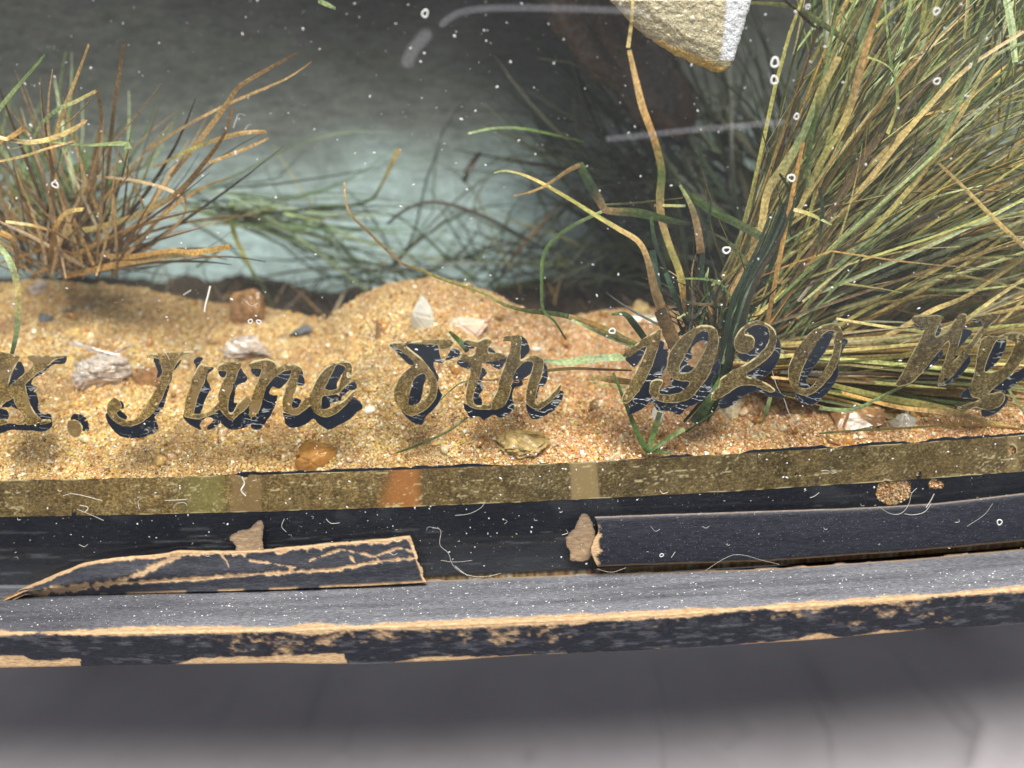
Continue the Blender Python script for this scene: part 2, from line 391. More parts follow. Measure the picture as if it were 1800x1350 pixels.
# --- gilt letters: outlines traced, hole lists, black drop shades
L = {}
def tr(P, s, ox, oy): return [(x/s+ox, y/s+oy) for x, y in P]
A_ = (7.5, 0, 600); B_ = (7.5, 180, 600); C_ = (9, 310, 620); D_ = (9, 460, 620); E_ = (7.5, 670, 580); F_ = (7.5, 800, 580); G_ = (7.5, 1080, 560); H_ = (6.923, 1240, 550); I_ = (6.43, 1560, 530)
letters = [
 ('K', A_, [[(-90,190),(240,190),(250,250),(190,330),(130,480),(95,610),(60,700),(30,820),(-90,860)],
            [(370,190),(620,180),(880,165),(870,210),(740,235),(640,300),(590,370),(510,410),(430,480),(370,520),(330,570),(250,680),(180,740),(90,800),(30,830),(40,720),(95,610),(270,480),(390,370),(430,300),(380,250)],
            [(270,480),(330,570),(360,690),(400,830),(460,940),(530,1030),(630,1020),(680,1055),(620,1080),(520,1100),(250,1100),(210,1080),(300,1030),(290,950),(230,880),(180,740)],
            [(-90,1030),(90,1030),(80,1090),(-90,1110)]], [],
  [[(100,610),(240,260),(330,390),(250,480)],
   [(510,410),(580,360),(740,240),(860,190),(885,210),(850,300),(720,300),(600,390),(540,440),(500,450),(430,500),(420,570),(490,610),(440,660),(480,690),(510,800),(500,890),(570,960),(640,950),(680,1000),(690,1110),(620,1180),(500,1190),(420,1180),(200,1170),(100,1180),(-90,1250),(-90,1100),(250,1080),(500,1080),(540,1030),(460,940),(380,800),(340,650),(320,580),(370,530)],
   [(20,860),(150,740),(250,880),(230,900),(150,850),(110,870)], [(-90,900),(90,900),(100,1030),(-90,1040)]]),
 ('full stop', A_, [[(890,1060),(960,1040),(1020,1045),(1070,1090),(1075,1180),(1050,1250),(970,1265),(900,1200)]], [],
  [[(930,1030),(970,960),(1080,970),(1150,1040),(1180,1170),(1090,1180),(1080,1110),(1010,1040)]]),
 ('J', B_, [[(570,165),(840,150),(1190,125),(1160,165),(1060,190),(1000,260),(940,370),(910,480),(850,600),(780,770),(690,920),(600,1010),(500,1080),(380,1120),(250,1110),(150,1050),(70,960),(55,890),(90,790),(160,745),(220,780),(250,840),(240,900),(190,940),(230,1000),(330,1040),(430,1030),(500,960),(580,830),(660,700),(740,560),(790,430),(780,370),(740,230),(560,215)]], [],
  [[(680,225),(750,235),(790,400),(740,480),(715,470),(730,390),(690,300)],
   [(1040,235),(1000,330),(930,400),(920,480),(890,540),(880,600),(850,720),(800,890),(760,890),(750,940),(690,1000),(740,1160),(570,1260),(400,1275),(230,1250),(100,1120),(50,1020),(40,960),(90,940),(200,1060),(380,1100),(560,1010),(670,890),(770,740),(850,580),(890,460),(940,350)],
   [(240,780),(290,880),(230,900),(320,980),(310,1030),(220,1010),(180,945)]]),
 ('u', C_, [[(370,180),(440,180),(525,230),(480,330),(440,480),(380,600),(330,750),(280,940),(300,965),(400,955),(540,890),(650,800),(660,640),(720,470),(780,370),(780,290),(670,290),(650,230),(680,180),(780,150),(1020,150),(1020,230),(970,310),(940,440),(870,620),(830,760),(820,900),(850,945),(900,930),(960,850),(1060,720),(1165,700),(1160,800),(1080,920),(1000,970),(930,1040),(870,1070),(820,1050),(740,970),(680,900),(600,960),(470,1020),(300,1050),(180,1030),(110,990),(130,850),(150,700),(210,560),(240,420),(300,300)]], [],
  [[(270,150),(300,90),(370,65),(430,90),(380,150),(370,180),(320,250),(300,190)],
   [(510,230),(600,240),(510,330),(490,430),(550,570),(500,650),(440,800),(380,965),(270,960),(320,740),(430,480),(470,310)],
   [(670,280),(790,290),(770,390),(690,370)],
   [(1010,240),(1070,320),(1130,390),(1100,460),(960,520),(930,640),(910,780),(960,800),(900,930),(850,960),(810,900),(840,650),(940,400)],
   [(90,985),(180,1010),(330,1040),(500,1000),(670,880),(820,1040),(900,1060),(1060,910),(1170,790),(1180,1100),(1080,1190),(950,1220),(860,1215),(780,1180),(700,1115),(600,1190),(490,1222),(500,1150),(580,1080),(590,1040),(500,1020),(400,1090),(370,1150),(390,1225),(200,1130)]]),
 ('n', C_, [[(1140,170),(1300,110),(1440,90),(1560,140),(1600,235),(1690,180),(1810,175),(1910,180),(1990,240),(1960,330),(1920,440),(1900,560),(1850,680),(1830,800),(1840,880),(1910,870),(1970,800),(2090,700),(2130,780),(2090,860),(2010,930),(1910,990),(1790,975),(1700,930),(1680,850),(1680,740),(1710,620),(1760,470),(1820,285),(1720,290),(1630,340),(1500,440),(1420,560),(1380,700),(1330,860),(1270,980),(1200,1020),(1150,1000),(1160,850),(1190,700),(1250,560),(1310,380),(1340,260),(1190,250)]], [],
  [[(1190,240),(1350,250),(1310,380),(1200,330)],
   [(1830,280),(1780,420),(1640,570),(1530,540),(1480,600),(1490,660),(1600,680),(1590,750),(1550,870),(1480,1010),(1400,1120),(1310,1220),(1180,1190),(1190,1010),(1280,960),(1370,700),(1420,540),(1500,420),(1640,320),(1730,280)],
   [(1970,210),(2000,320),(2030,490),(1920,520),(1905,400),(1940,300)], [(1820,720),(1970,740),(1950,810),(1910,880),(1835,885)]]),
 ('e', D_, [[(750,680),(800,560),(880,390),(960,280),(1050,200),(1200,140),(1380,130),(1430,200),(1430,330),(1410,450),(1300,560),(1200,650),(1050,680),(960,700),(950,880),(1050,890),(1200,810),(1330,720),(1430,610),(1470,600),(1430,720),(1300,860),(1180,960),(1050,1020),(930,1010),(830,940),(770,830)]],
  [[(1190,190),(1330,220),(1280,340),(1230,480),(1200,570),(1080,590),(1000,560),(1060,440),(1130,300)]],
  [[(1190,190),(1330,230),(1260,360),(1190,480),(1190,575),(1070,595),(1000,565),(1060,420),(1130,280)],
   [(350,950),(500,980),(640,920),(790,840),(850,940),(1000,1010),(1180,940),(1300,830),(1440,700),(1510,740),(1600,830),(1590,890),(1500,950),(1400,1050),(1180,1170),(1060,1220),(900,1130),(820,1050),(700,1130),(510,1190),(390,1150),(350,1040)],
   [(960,690),(1220,660),(1250,760),(1100,790),(1080,860),(950,890)], [(1230,640),(1430,460),(1500,500),(1490,580),(1380,600),(1250,720)]]),
 ('8', E_, [[(110,165),(380,150),(700,125),(950,130),(930,220),(840,260),(770,255),(740,200),(560,190),(330,190),(430,290),(540,380),(640,500),(710,600),(745,720),(730,870),(660,980),(560,1070),(440,1130),(360,1130),(250,1040),(180,930),(165,800),(200,700),(270,600),(380,500),(430,440),(390,380),(280,290)]],
  [[(560,570),(640,700),(640,800),(580,910),(500,960),(370,990),(370,880),(400,750),(440,640)]],
  [[(110,210),(160,190),(300,280),(440,430),(390,460),(300,400),(210,310)],
   [(320,190),(560,185),(740,195),(760,260),(790,380),(830,400),(960,370),(1050,310),(960,230),(900,290),(840,400),(800,440),(700,420),(700,500),(750,600),(740,680),(630,500),(530,370),(420,280)],
   [(560,570),(590,650),(560,720),(540,850),(500,960),(365,995),(365,880),(400,750),(440,640)],
   [(730,640),(750,740),(800,850),(770,940),(700,1040),(590,1140),(540,1250),(420,1220),(330,1150),(255,1040),(350,1120),(450,1110),(570,1050),(680,940),(730,820)]]),
 ('t', F_, [[(110,130),(170,110),(290,140),(390,100),(470,110),(480,180),(440,230),(450,300),(590,300),(690,350),(560,405),(370,430),(350,520),(310,660),(260,790),(240,930),(290,990),(400,980),(480,960),(470,1050),(400,1050),(270,1045),(180,1000),(140,900),(150,770),(190,600),(200,460),(100,410),(55,370),(90,330),(230,320),(270,240),(150,180)]], [],
  [[(100,140),(250,190),(240,250),(150,230)], [(15,430),(80,390),(200,440),(190,510),(90,490)], [(440,220),(540,300),(450,310)],
   [(370,430),(560,395),(690,340),(650,440),(600,520),(520,500),(460,450)],
   [(345,490),(420,560),(380,620),(340,690),(380,740),(360,800),(320,860),(360,930),(350,1000),(290,1000),(235,940),(260,780),(320,640)]]),
 ('h', F_, [[(620,130),(650,90),(760,70),(870,85),(870,180),(860,330),(870,390),(960,350),(1080,340),(1170,400),(1170,480),(1140,600),(1090,760),(1060,900),(1070,980),(1130,950),(1230,870),(1310,790),(1390,700),(1400,740),(1370,830),(1280,930),(1180,1010),(1090,1050),(1000,1020),(940,960),(930,860),(960,680),(1000,560),(1030,440),(960,410),(880,450),(800,540),(770,640),(740,780),(700,900),(650,1000),(560,1050),(475,1048),(485,960),(500,900),(560,770),(600,600),(660,440),(710,310),(730,200),(730,155),(650,150)]], [],
  [[(860,80),(940,140),(980,220),(970,300),(880,380),(840,330)],
   [(890,430),(1040,420),(1000,570),(910,640),(880,740),(790,760),(750,880),(790,1010),(720,1090),(600,1160),(500,1120),(380,1190),(310,1140),(210,1160),(130,1050),(115,970),(200,1000),(400,1030),(600,1020),(680,930),(730,780),(780,560)],
   [(1160,420),(1210,480),(1220,640),(1170,740),(1110,760),(1070,950),(1050,850),(1120,680),(1160,520)],
   [(930,970),(1000,1010),(1100,1030),(1200,980),(1300,890),(1380,790),(1430,830),(1410,920),(1320,1040),(1190,1130),(1060,1180),(990,1150),(950,1070)]]),
 ('1', G_, [[(110,480),(230,380),(370,270),(480,200),(610,135),(620,180),(600,300),(560,440),(500,620),(420,790),(330,950),(220,1080),(160,1120),(110,1100),(110,1010),(180,900),(260,740),(340,580),(400,440),(420,370),(330,410),(230,490),(160,510)]], [],
  [[(150,510),(300,430),(420,360),(370,500),(270,640),(170,570)],
   [(660,215),(590,270),(660,320),(650,400),(720,400),(700,520),(690,620),(640,700),(620,800),(600,920),(520,960),(460,1100),(360,1200),(240,1250),(170,1290),(200,1160),(150,1115),(210,1080),(410,790),(490,600),(550,400),(590,280)]]),
 ('9', G_, [[(1260,90),(1340,140),(1375,260),(1360,420),(1310,590),(1240,760),(1140,900),(1040,1020),(920,1090),(780,1110),(620,1100),(520,1050),(465,980),(470,860),(520,800),(620,800),(640,850),(600,920),(600,990),(700,1000),(850,980),(930,920),(990,850),(960,830),(850,820),(760,780),(690,700),(700,560),(740,430),(820,310),(930,200),(1060,120),(1150,85)]],
  [[(1200,150),(1240,210),(1220,330),(1160,470),(1060,640),(970,710),(870,720),(860,640),(920,520),(990,380),(1080,220)]],
  [[(510,1040),(620,1090),(800,1100),(1000,1040),(1140,880),(1240,750),(1310,590),(1390,540),(1390,700),(1290,800),(1280,960),(1150,1090),(960,1180),(850,1280),(750,1220),(580,1220),(510,1120),(455,1100)],
   [(1210,145),(1250,210),(1230,340),(1140,300),(1050,350),(1000,440),(1050,500),(960,560),(1000,620),(1060,650),(970,720),(860,730),(850,640),(990,370),(1080,210)],
   [(740,780),(1000,830),(930,930),(850,990),(590,1000),(610,920),(700,900),(760,860)]]),
 ('2', H_, [[(380,460),(345,370),(370,280),(430,190),(520,120),(630,92),(740,120),(830,190),(865,300),(850,420),(790,520),(680,620),(560,700),(500,760),(640,810),(760,860),(850,940),(780,970),(640,900),(520,880),(400,900),(280,980),(160,1050),(80,1080),(80,980),(170,880),(180,800),(330,700),(500,610),(620,530),(700,450),(750,380),(780,280),(760,190),(680,150),(580,150),(500,210),(480,250),(560,270),(600,330),(590,410),(540,470),(470,500)]], [],
  [[(490,210),(640,140),(790,190),(800,300),(760,400),(690,470),(640,530),(520,600),(430,570),(380,500),(460,490),(550,450),(590,380),(580,290)],
   [(860,290),(920,380),(900,560),(830,680),(700,790),(490,780),(600,650),(750,540),(840,420)],
   [(170,1070),(320,940),(470,870),(640,880),(760,920),(940,990),(960,1040),(780,1010),(660,960),(560,970),(440,1030),(330,1120),(220,1170),(170,1140)]]),
 ('0', H_, [[(1600,130),(1660,220),(1670,330),(1640,500),(1600,640),(1510,790),(1400,910),(1290,990),(1180,1005),(1080,940),(1020,840),(1005,720),(1030,600),(1100,460),(1200,320),(1310,210),(1440,150)]],
  [[(1590,230),(1560,340),(1560,440),(1500,600),(1400,760),(1270,910),(1140,900),(1150,800),(1200,640),(1290,480),(1400,300),(1500,220)]],
  [[(1570,230),(1480,220),(1390,310),(1280,480),(1190,650),(1130,905),(1280,915),(1230,820),(1330,650),(1460,470),(1530,330)],
   [(1660,320),(1740,340),(1680,440),(1620,620),(1620,760),(1540,900),(1420,1040),(1300,1120),(1160,1090),(1080,980),(1180,990),(1290,970),(1410,880),(1530,730),(1620,560)]]),
 ('W', I_, [[(275,200),(340,150),(630,165),(600,240),(540,380),(600,370),(700,300),(800,150),(890,140),(890,230),(840,370),(770,600),(740,680),(900,500),(1030,330),(1080,260),(1000,210),(920,200),(1000,150),(1250,130),(1250,190),(1130,300),(1010,470),(900,620),(780,800),(660,900),(570,960),(590,820),(640,680),(700,480),(650,480),(540,620),(430,760),(330,870),(230,940),(90,950),(170,800),(290,570),(380,400),(420,310),(330,270)]], [],
  [[(530,390),(610,230),(600,340),(570,390)], [(420,740),(600,540),(620,620),(430,790)], [(850,310),(960,340),(920,400),(830,500),(780,550)], [(930,200),(1060,220),(1080,280),(1000,240)], [(740,840),(920,600),(930,700),(800,860),(560,980)], [(300,250),(420,290),(400,330),(340,300)]]),
 ('g', I_, [[(1090,400),(1250,390),(1400,340),(1570,380),(1570,560),(1490,720),(1360,860),(1190,990),(1150,1050),(1280,1010),(1330,1080),(1280,1180),(1140,1230),(1000,1200),(880,1230),(780,1200),(960,1140),(1040,1100),(960,1080),(915,980),(960,880),(1000,700),(1020,560)]],
  [[(1240,440),(1340,430),(1440,460),(1400,580),(1300,750),(1180,800),(1100,790),(1130,660),(1190,520)]],
  [[(1240,430),(1350,440),(1300,600),(1230,700),(1090,800),(1140,620)],
   [(1190,980),(1400,830),(1560,740),(1560,850),(1400,970),(1320,1040),(1370,1100),(1260,1240),(1100,1310),(1060,1220),(1270,1160),(1320,1080),(1270,1010)], [(850,1020),(930,970),(980,1080),(830,1090)]]),
]
desc = {'full stop': 'gilt full stop with a black drop shade'}
def sheet(name, field, u, v, s, m, parent, extra=None, label=None, thick=True):
    px, py, F, fv = march(u, v, field)
    P = at(px, py, s)
    at_ = extra(px, py, fv, P) if extra else {}
    me = mesh(name, P, F, at_)
    return part(name, me, m, parent, label)
def grid_for(polys, pad=8, st=1.1):
    P = np.concatenate([np.array(p) for p in polys]); a = P.min(0)-pad; b = P.max(0)+pad
    return np.meshgrid(np.arange(a[0], b[0], st), np.arange(a[1], b[1], st), indexing='ij')
def wr(px, py, seed):
    # flaking, wrinkled paint: ridges across the strokes
    a = np.abs(vn(px*.028+py*.02+3, py*.13-px*.03, seed)*.75+.25*vn(px*.11, py*.3, seed+4)-.5); ridge = sstep(.05, .018, a)
    where = sstep(.47, .56, fbm(px*.022, py*.022, seed+9, 2))
    return ridge*where*.9
for k, (ch, tf, gold, holes, blk) in enumerate(letters):
    g = [smooth_poly(tr(p, *tf), 3) for p in gold]; h = [smooth_poly(tr(p, *tf), 3) for p in holes]; b = [smooth_poly(tr(p, *tf), 3) for p in blk]
    U, Vv = grid_for(g)
    f = np.max([poly_sdf(p, U, Vv) for p in g], 0)
    for p in h: f = np.minimum(f, -poly_sdf(p, U, Vv))
    f = f + (fbm(U*.16, Vv*.16, k, 3)-.5)*1.8
    if ch != 'full stop':   # small losses in the leaf
        ls = fbm(U*.09+k*7, Vv*.09, 50+k, 3); f = np.minimum(f, (.80-ls)*40)
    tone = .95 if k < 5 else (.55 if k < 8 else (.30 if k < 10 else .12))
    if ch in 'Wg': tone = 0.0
    def ex(px, py, fv, P, k=k, g=g, ch=ch):
        # painted highlight: bright broken rim along the upper edges of each stroke
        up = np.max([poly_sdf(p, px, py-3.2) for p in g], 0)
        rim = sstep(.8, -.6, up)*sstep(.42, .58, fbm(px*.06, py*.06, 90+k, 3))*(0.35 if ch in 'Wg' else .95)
        thin = sstep(1.5, .3, fv)*.55*sstep(.25, .6, fbm(px*.05, py*.05, 70+k, 2))
        bare_reflect = np.full(len(px), .55 if ch == 'full stop' else 0.)
        bare_reflect = np.maximum(bare_reflect, .75*sstep(.60, .66, fbm(px*.035, py*.035, 130+k, 2))) if k < 7 else bare_reflect
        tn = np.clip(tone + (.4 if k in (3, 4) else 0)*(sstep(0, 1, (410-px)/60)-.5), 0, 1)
        return {'rim': np.maximum(rim, thin), 'bare_reflect': bare_reflect*(1-rim), 'tone': tn, 'BareReflect': np.tile([.36, .23, .10], (len(px), 1))}
    lab = desc.get(ch, ("gilt figure '%s' with a black drop shade" if ch.isdigit() else "gilt letter '%s' with a black drop shade") % ch)
    go = sheet('gilt_letter' if not ch.isdigit() else 'gilt_numeral', f, U, Vv, .006, M_GOLD, case, ex, lab)
    for b in ([b] if ch != 'W' else [[q] for q in b]):
     U, Vv = grid_for(b)
     f = np.max([poly_sdf(p, U, Vv) for p in b], 0) + (fbm(U*.2, Vv*.2, 200+k, 3)-.5)*2.2
     cr = np.abs(fbm(U*.05, Vv*.09, 300+k, 3)-.5)
     f = np.minimum(f, (cr-.006)*90 + 3*sstep(.56, .48, fbm(U*.02, Vv*.02, 400+k, 2)))
     sheet('black_drop_shade', f, U, Vv, .016, M_SHADE, go, lambda px, py, fv, P, k=k: {'wrinkle': np.maximum(wr(px, py, 500+k), .3*sstep(1., .1, fv))}, None)

# --- gilt border line and black lines round it (built in x,z on the glass)
def projz(x, z, s=0.0):
    P = np.stack([x, s+BOW*x*x, z], -1)-CAM; zc = P@_f
    return 900+FPX*(P@_r)/zc, 675-FPX*(P@_u)/zc
ZT, ZB = 2.68, 1.78
x, z = np.meshgrid(np.arange(-21.8, 21.8, .03), np.arange(1.6, 2.9, .03), indexing='ij')
u, v = projz(x, z)
f = np.minimum(z-ZB, ZT-z)+(fbm(x*3, z*3, 3, 3)-.5)*.03
gap = np.minimum(u-(1000+2*np.sin(v*.1)-(v-815)*.06), (1047+(v-815)*.10)-u)/90
f = np.minimum(f, .05+0*gap)
spots = [(430, 795+38, 7), (1615, 835, 5), (1560, 858, 10), (1780, 790, 6), (1400, 835, 3), (130, 900, 5)]
for (a, b, r) in spots: f = np.minimum(f, (np.hypot(u-a, (v-b)*.7)-r+4*(fbm(u*.2, v*.2, 5)-.5))/90)
px, pz, F, fv = march(x, z, f)
P = np.stack([px, .006+BOW*px*px, pz], 1); uu, vv_ = projz(px, pz)
bare_reflect = np.zeros(len(px)); bc = np.tile([.36, .23, .10], (len(px), 1))
w1 = sstep(402, 412, uu)*sstep(464, 455, uu); bare_reflect = np.maximum(bare_reflect, w1*.8)  # tan patch: a mirrored object painted into the gilding
w2 = sstep(650+.35*(890-vv_), 690+.25*(890-vv_), uu)*sstep(746, 728, uu); bare_reflect = np.maximum(bare_reflect, w2*.72); bc[w2 > .02] = (.62, .23, .06)  # orange patch: a finger's reflection painted into the gilding
w3 = sstep(300, 345, uu)*sstep(402, 385, uu)*.5; bc[(w3 > .01) & (w1 < .01)] = (.34, .32, .10); bare_reflect = np.maximum(bare_reflect, w3)
bare_reflect = np.maximum(bare_reflect, .10*sstep(.5, .68, fbm(px*1.5, pz*2.5, 77, 3)))
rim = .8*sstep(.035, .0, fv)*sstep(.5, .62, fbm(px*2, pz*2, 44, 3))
w4 = sstep(999, 1006, uu-(vv_-815)*.02)*sstep(1052, 1045, uu-(vv_-815)*.1); w5 = sstep(1768, 1774, uu)*sstep(1796, 1786, uu)*.7; bare_reflect = np.maximum(bare_reflect, np.maximum(w4*.9, w5*.7)); bc[(w4 > .02) | (w5 > .02)] = (.44, .31, .15)
scr = np.abs(fbm(px*1.1, pz*7, 171, 4)-.5); rim = np.maximum(rim, .65*sstep(.013, .004, scr)*sstep(.46, .56, fbm(px*.7, pz*3, 173, 3)))
sc2 = np.abs(fbm(px*4+pz*6, pz*5-px*3, 175, 3)-.5); rim = np.maximum(rim, .35*sstep(.012, .004, sc2)*sstep(.45, .6, fbm(px*1.3, pz*2, 177, 2)))
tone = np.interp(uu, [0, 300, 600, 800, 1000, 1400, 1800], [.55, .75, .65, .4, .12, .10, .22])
part('gilt_border_line', mesh('gilt_border_line', P, F, {'rim': rim, 'bare_reflect': bare_reflect, 'tone': tone, 'BareReflect': bc}), M_GOLD, None, 'broad worn gilt line along the foot of the glass')
# black backing: ragged sliver above the gilt line, and the deep border under it
x, z = np.meshgrid(np.arange(-21.8, 21.8, .03), np.arange(2.60, 2.86, .02), indexing='ij'); u, v = projz(x, z)
top = ZT + .075*sstep(.40, .56, fbm(x*.55, x*0+1, 21, 2))*sstep(90, 150, u) + (fbm(x*6, z*4, 23, 3)-.5)*.07 - .012
f = np.minimum(z-2.62, top-z)
px, pz, F, fv = march(x, z, f); P = np.stack([px, .016+BOW*px*px, pz], 1)
part('black_line_above_gilt', mesh('black_line_above_gilt', P, F, {'wrinkle': .15*sstep(.02, 0, fv)}), M_SHADE)
x, z = np.meshgrid(np.arange(-21.8, 21.8, .04), np.arange(0.0, 1.95, .04), indexing='ij'); u, v = projz(x, z)
f = np.minimum(z-.01, 1.86-z)
for (a, b, r) in [(1572, 862, 24), (1645, 852, 10)]: f = np.minimum(f, (np.hypot((u-a)*.75, v-b)-r+12*(fbm(u*.1, v*.1, 15)-.5))/90)
px, pz, F, fv = march(x, z, f); P = np.stack([px, .020+BOW*px*px, pz], 1)
uu, vv_ = projz(px, pz)
dst = .20*sstep(.7, .1, pz)*fbm(px*1.2, pz*3, 31, 4)+.10*sstep(.62, .75, fbm(px*1, pz*1, 33, 3))*sstep(1.2, 1.7, pz)
streak = .3*sstep(.70, .78, fbm(px*.8, pz*14, 35, 3))*sstep(1.7, 1.2, pz)
part('black_border_paint', mesh('black_border_paint', P, F, {'dust': np.clip(dst+streak, 0, 1), 'wood': np.zeros(len(px)), 'speck': np.full(len(px), .3)}), M_FRAME)
# raw timber showing where the paint has come away behind the lost bead
for P0 in ([(404,945),(420,934),(440,928),(456,914),(464,924),(461,945),(463,972),(446,975),(420,973),(413,958)],
           [(1022,903),(1036,908),(1043,925),(1048,942),(1058,922),(1068,932),(1062,958),(1052,982),(1042,975),(1032,985),(1006,986),(1002,972),(994,952),(1000,936),(1012,926)]):
    g = [smooth_poly(P0, 3)]; U, Vv = grid_for(g); f = poly_sdf(g[0], U, Vv)+(fbm(U*.2, Vv*.2, 61, 3)-.5)*5
    sheet('bare_timber_patch', f, U, Vv, -.2025, M_FRAME, case, lambda px, py, fv, P: {'wood': np.clip(.30+.55*fbm(px*.06, py*.25, 8)*sstep(0, 5, fv)+.15*sstep(930, 965, py), 0, .8), 'dust': np.full(len(px), .3), 'speck': np.full(len(px), .2)})

# --- base moulding: ledge, arris, front face, underside (dense sheet with chips cut into the paint)
nu = 1500; xs = np.linspace(-22.6, 22.6, nu)
prof = [(0.02, 0, 'L')] + [(-s, 0, 'L') for s in np.linspace(.03, 1.86, 46)]
for a in np.linspace(0, 90, 6)[1:]: prof.append((-1.87-.09*math.sin(math.radians(a)), -.09+.09*math.cos(math.radians(a)), 'A'))
prof += [(-1.96, z, 'F') for z in np.linspace(-.11, -.80, 36)]
for a in np.linspace(0, 90, 5)[1:]: prof.append((-1.90-.06*math.cos(math.radians(a)), -.81-.06*math.sin(math.radians(a)), 'B'))
prof += [(-1.5, -.87, 'U'), (0, -.87, 'U'), (1.2, -.87, 'U')]
PS = np.array([p[0] for p in prof]); PZ = np.array([p[1] for p in prof]); nv_ = len(prof)
Xg = np.repeat(xs, nv_).reshape(nu, nv_); Sg = np.tile(PS, (nu, 1)); Zg = np.tile(PZ, (nu, 1))
wob = (fbm(xs*.35, xs*0, 41, 3)-.5)[:, None]
bot = sstep(-.55, -.86, Zg); Zg = Zg + bot*wob*.13
arc = (Sg < -1.8) & (Zg > -.12)
Ug, Vg = projz(Xg, Zg, Sg)
wood = np.zeros_like(Xg)
# arris: worn through everywhere, width varies
dtop = np.where(Zg >= -.001, np.abs(Sg+1.93)*.75, -Zg)
wid = .022 + .15*fbm(Xg*.9, Xg*0+2, 42, 3)**1.6 + .07*(fbm(Xg*7, Sg*7+Zg*7, 43, 4)-.5)
wid = wid + .10*np.exp(-((Ug-300)/130)**2)*(Sg > -1.95)
wood = np.maximum(wood, sstep(wid+.02, wid-.02, dtop+.05*(fbm(Xg*14, Sg*14+Zg*14, 44, 3)-.4)))
# front face: flakes hanging from the arris, rubbed zones, chips on the lower edge
T = np.clip(-Zg/.87, 0, 1)
face = (Sg < -1.9) & (Zg < -.05)
n1 = fbm(Xg*2.2, Zg*4, 45, 5); n2 = fbm(Xg*5, Zg*9, 46, 4)
cov = np.interp(Ug, [0, 280, 330, 560, 620, 760, 900, 1000, 1060, 1250, 1350, 1480, 1560, 1650, 1700, 1800], [0, 0, .3, .55, .5, .5, .5, .45, .1, .05, .15, .35, .55, .35, .1, .05])
band = np.interp(T, [0, .15, .5, .7, 1], [.25, .2, .1, -.1, -.3])
rub = sstep(.71, .85, n1*.6+.4*fbm(Xg*9, Zg*12, 145, 4)+cov*.30+band*.45)*sstep(.30, .58, n2)*(.35+.5*n2)
wood = np.maximum(wood, np.where(face, rub*.9, 0))
chipw = np.interp(Ug, [-50, 40, 60, 130, 141, 142, 200, 215, 290, 340, 605, 610, 690, 740, 900, 1280, 1400, 1440, 1445, 1480, 1560, 1700], [.4, .38, .22, .3, .28, .0, 0, 0, 0, .27*1, .30, .0, .0, .13, .06, .0, .10, .22, .22, .05, .16, .0])
chip = sstep(chipw+.015, chipw-.015, (1-T)+.10*(fbm(Xg*5, Zg*5, 47, 3)-.5)) * (chipw > .01)
wood = np.maximum(wood, np.where(face, chip, 0))
hang = np.where(face, .6*sstep(.60, .66, fbm(Xg*4.2, Zg*3, 48, 3))*sstep(.55, .2, T)*np.interp(Ug, [0, 900, 1100, 1800], [.2, .4, 1, .8]), 0)
dust = np.where(Zg >= -.001, .72+1.0*(fbm(Xg*.5, Sg*7, 49, 5)-.45)+.22*sstep(-1.2, -1.9, Sg), .05+.30*hang+.22*sstep(.55, .72, fbm(Xg*3, Zg*14, 149, 4)))
dust = dust*np.where(Zg >= -.001, np.interp(Ug, [0, 120, 400, 1800], [.55, .6, 1, 1.1]), 1)
dust = dust + np.where((Zg >= -.001) & (Sg > -.12), .4, 0)
dust = np.maximum(dust, np.where(face, sstep(.95, .99, T)*.7, 0))
backe = np.where(Zg >= -.001, sstep(-.12, -.05, Sg+.05*(fbm(Xg*3, Sg*9, 52, 3)-.5)), 0)*sstep(740, 760, Ug)
wood = np.maximum(wood, backe*.8)
bb2 = np.interp(Ug, [745, 1046, 1350, 1600, 1800, 2000], [1015, 998, 988, 971, 953, 932]); gw = np.interp(Ug, [745, 1000, 1300, 1800], [3, 7, 9, 9])
top_ = (Zg >= -.001) & (Ug > 745)
slot = np.where(top_, sstep(bb2+gw+1, bb2+gw-1, Vg+1.5*(fbm(Xg*3, Xg*0, 151, 3)-.5)), 0)
lip = np.where(top_, np.exp(-((Vg-(bb2+gw+2.5))/2.6)**2)*(.4+.6*fbm(Xg*4, Sg*4, 152, 3)), 0)
wood = np.maximum(wood*(1-slot), lip*.95); dust = np.maximum(dust*(1-slot), np.where(top_, .75*np.exp(-((Vg-(bb2+gw+9))/6)**2), 0))
ink = np.where(wood > .5, 1, 0)*.018+slot*.22
Yg = Sg + BOW*Xg*Xg + np.where(face & (Sg < -1.9), ink, 0) + .01*(fbm(Xg*4, Zg*6, 53, 4)-.5)
Zg2 = Zg - np.where(Zg >= -.001, ink*.9, 0)
me = mesh('base_moulding', np.stack([Xg, Yg, Zg2], -1).reshape(-1, 3), gridfaces(nu, nv_), {'wood': wood.ravel(), 'dust': np.clip(dust, 0, 1).ravel(), 'speck': np.where(Zg >= -.001, 1., .2).ravel()}, smooth=True)
part('base_moulding', me, M_FRAME, None, 'chipped black ledge and edge of the case base')

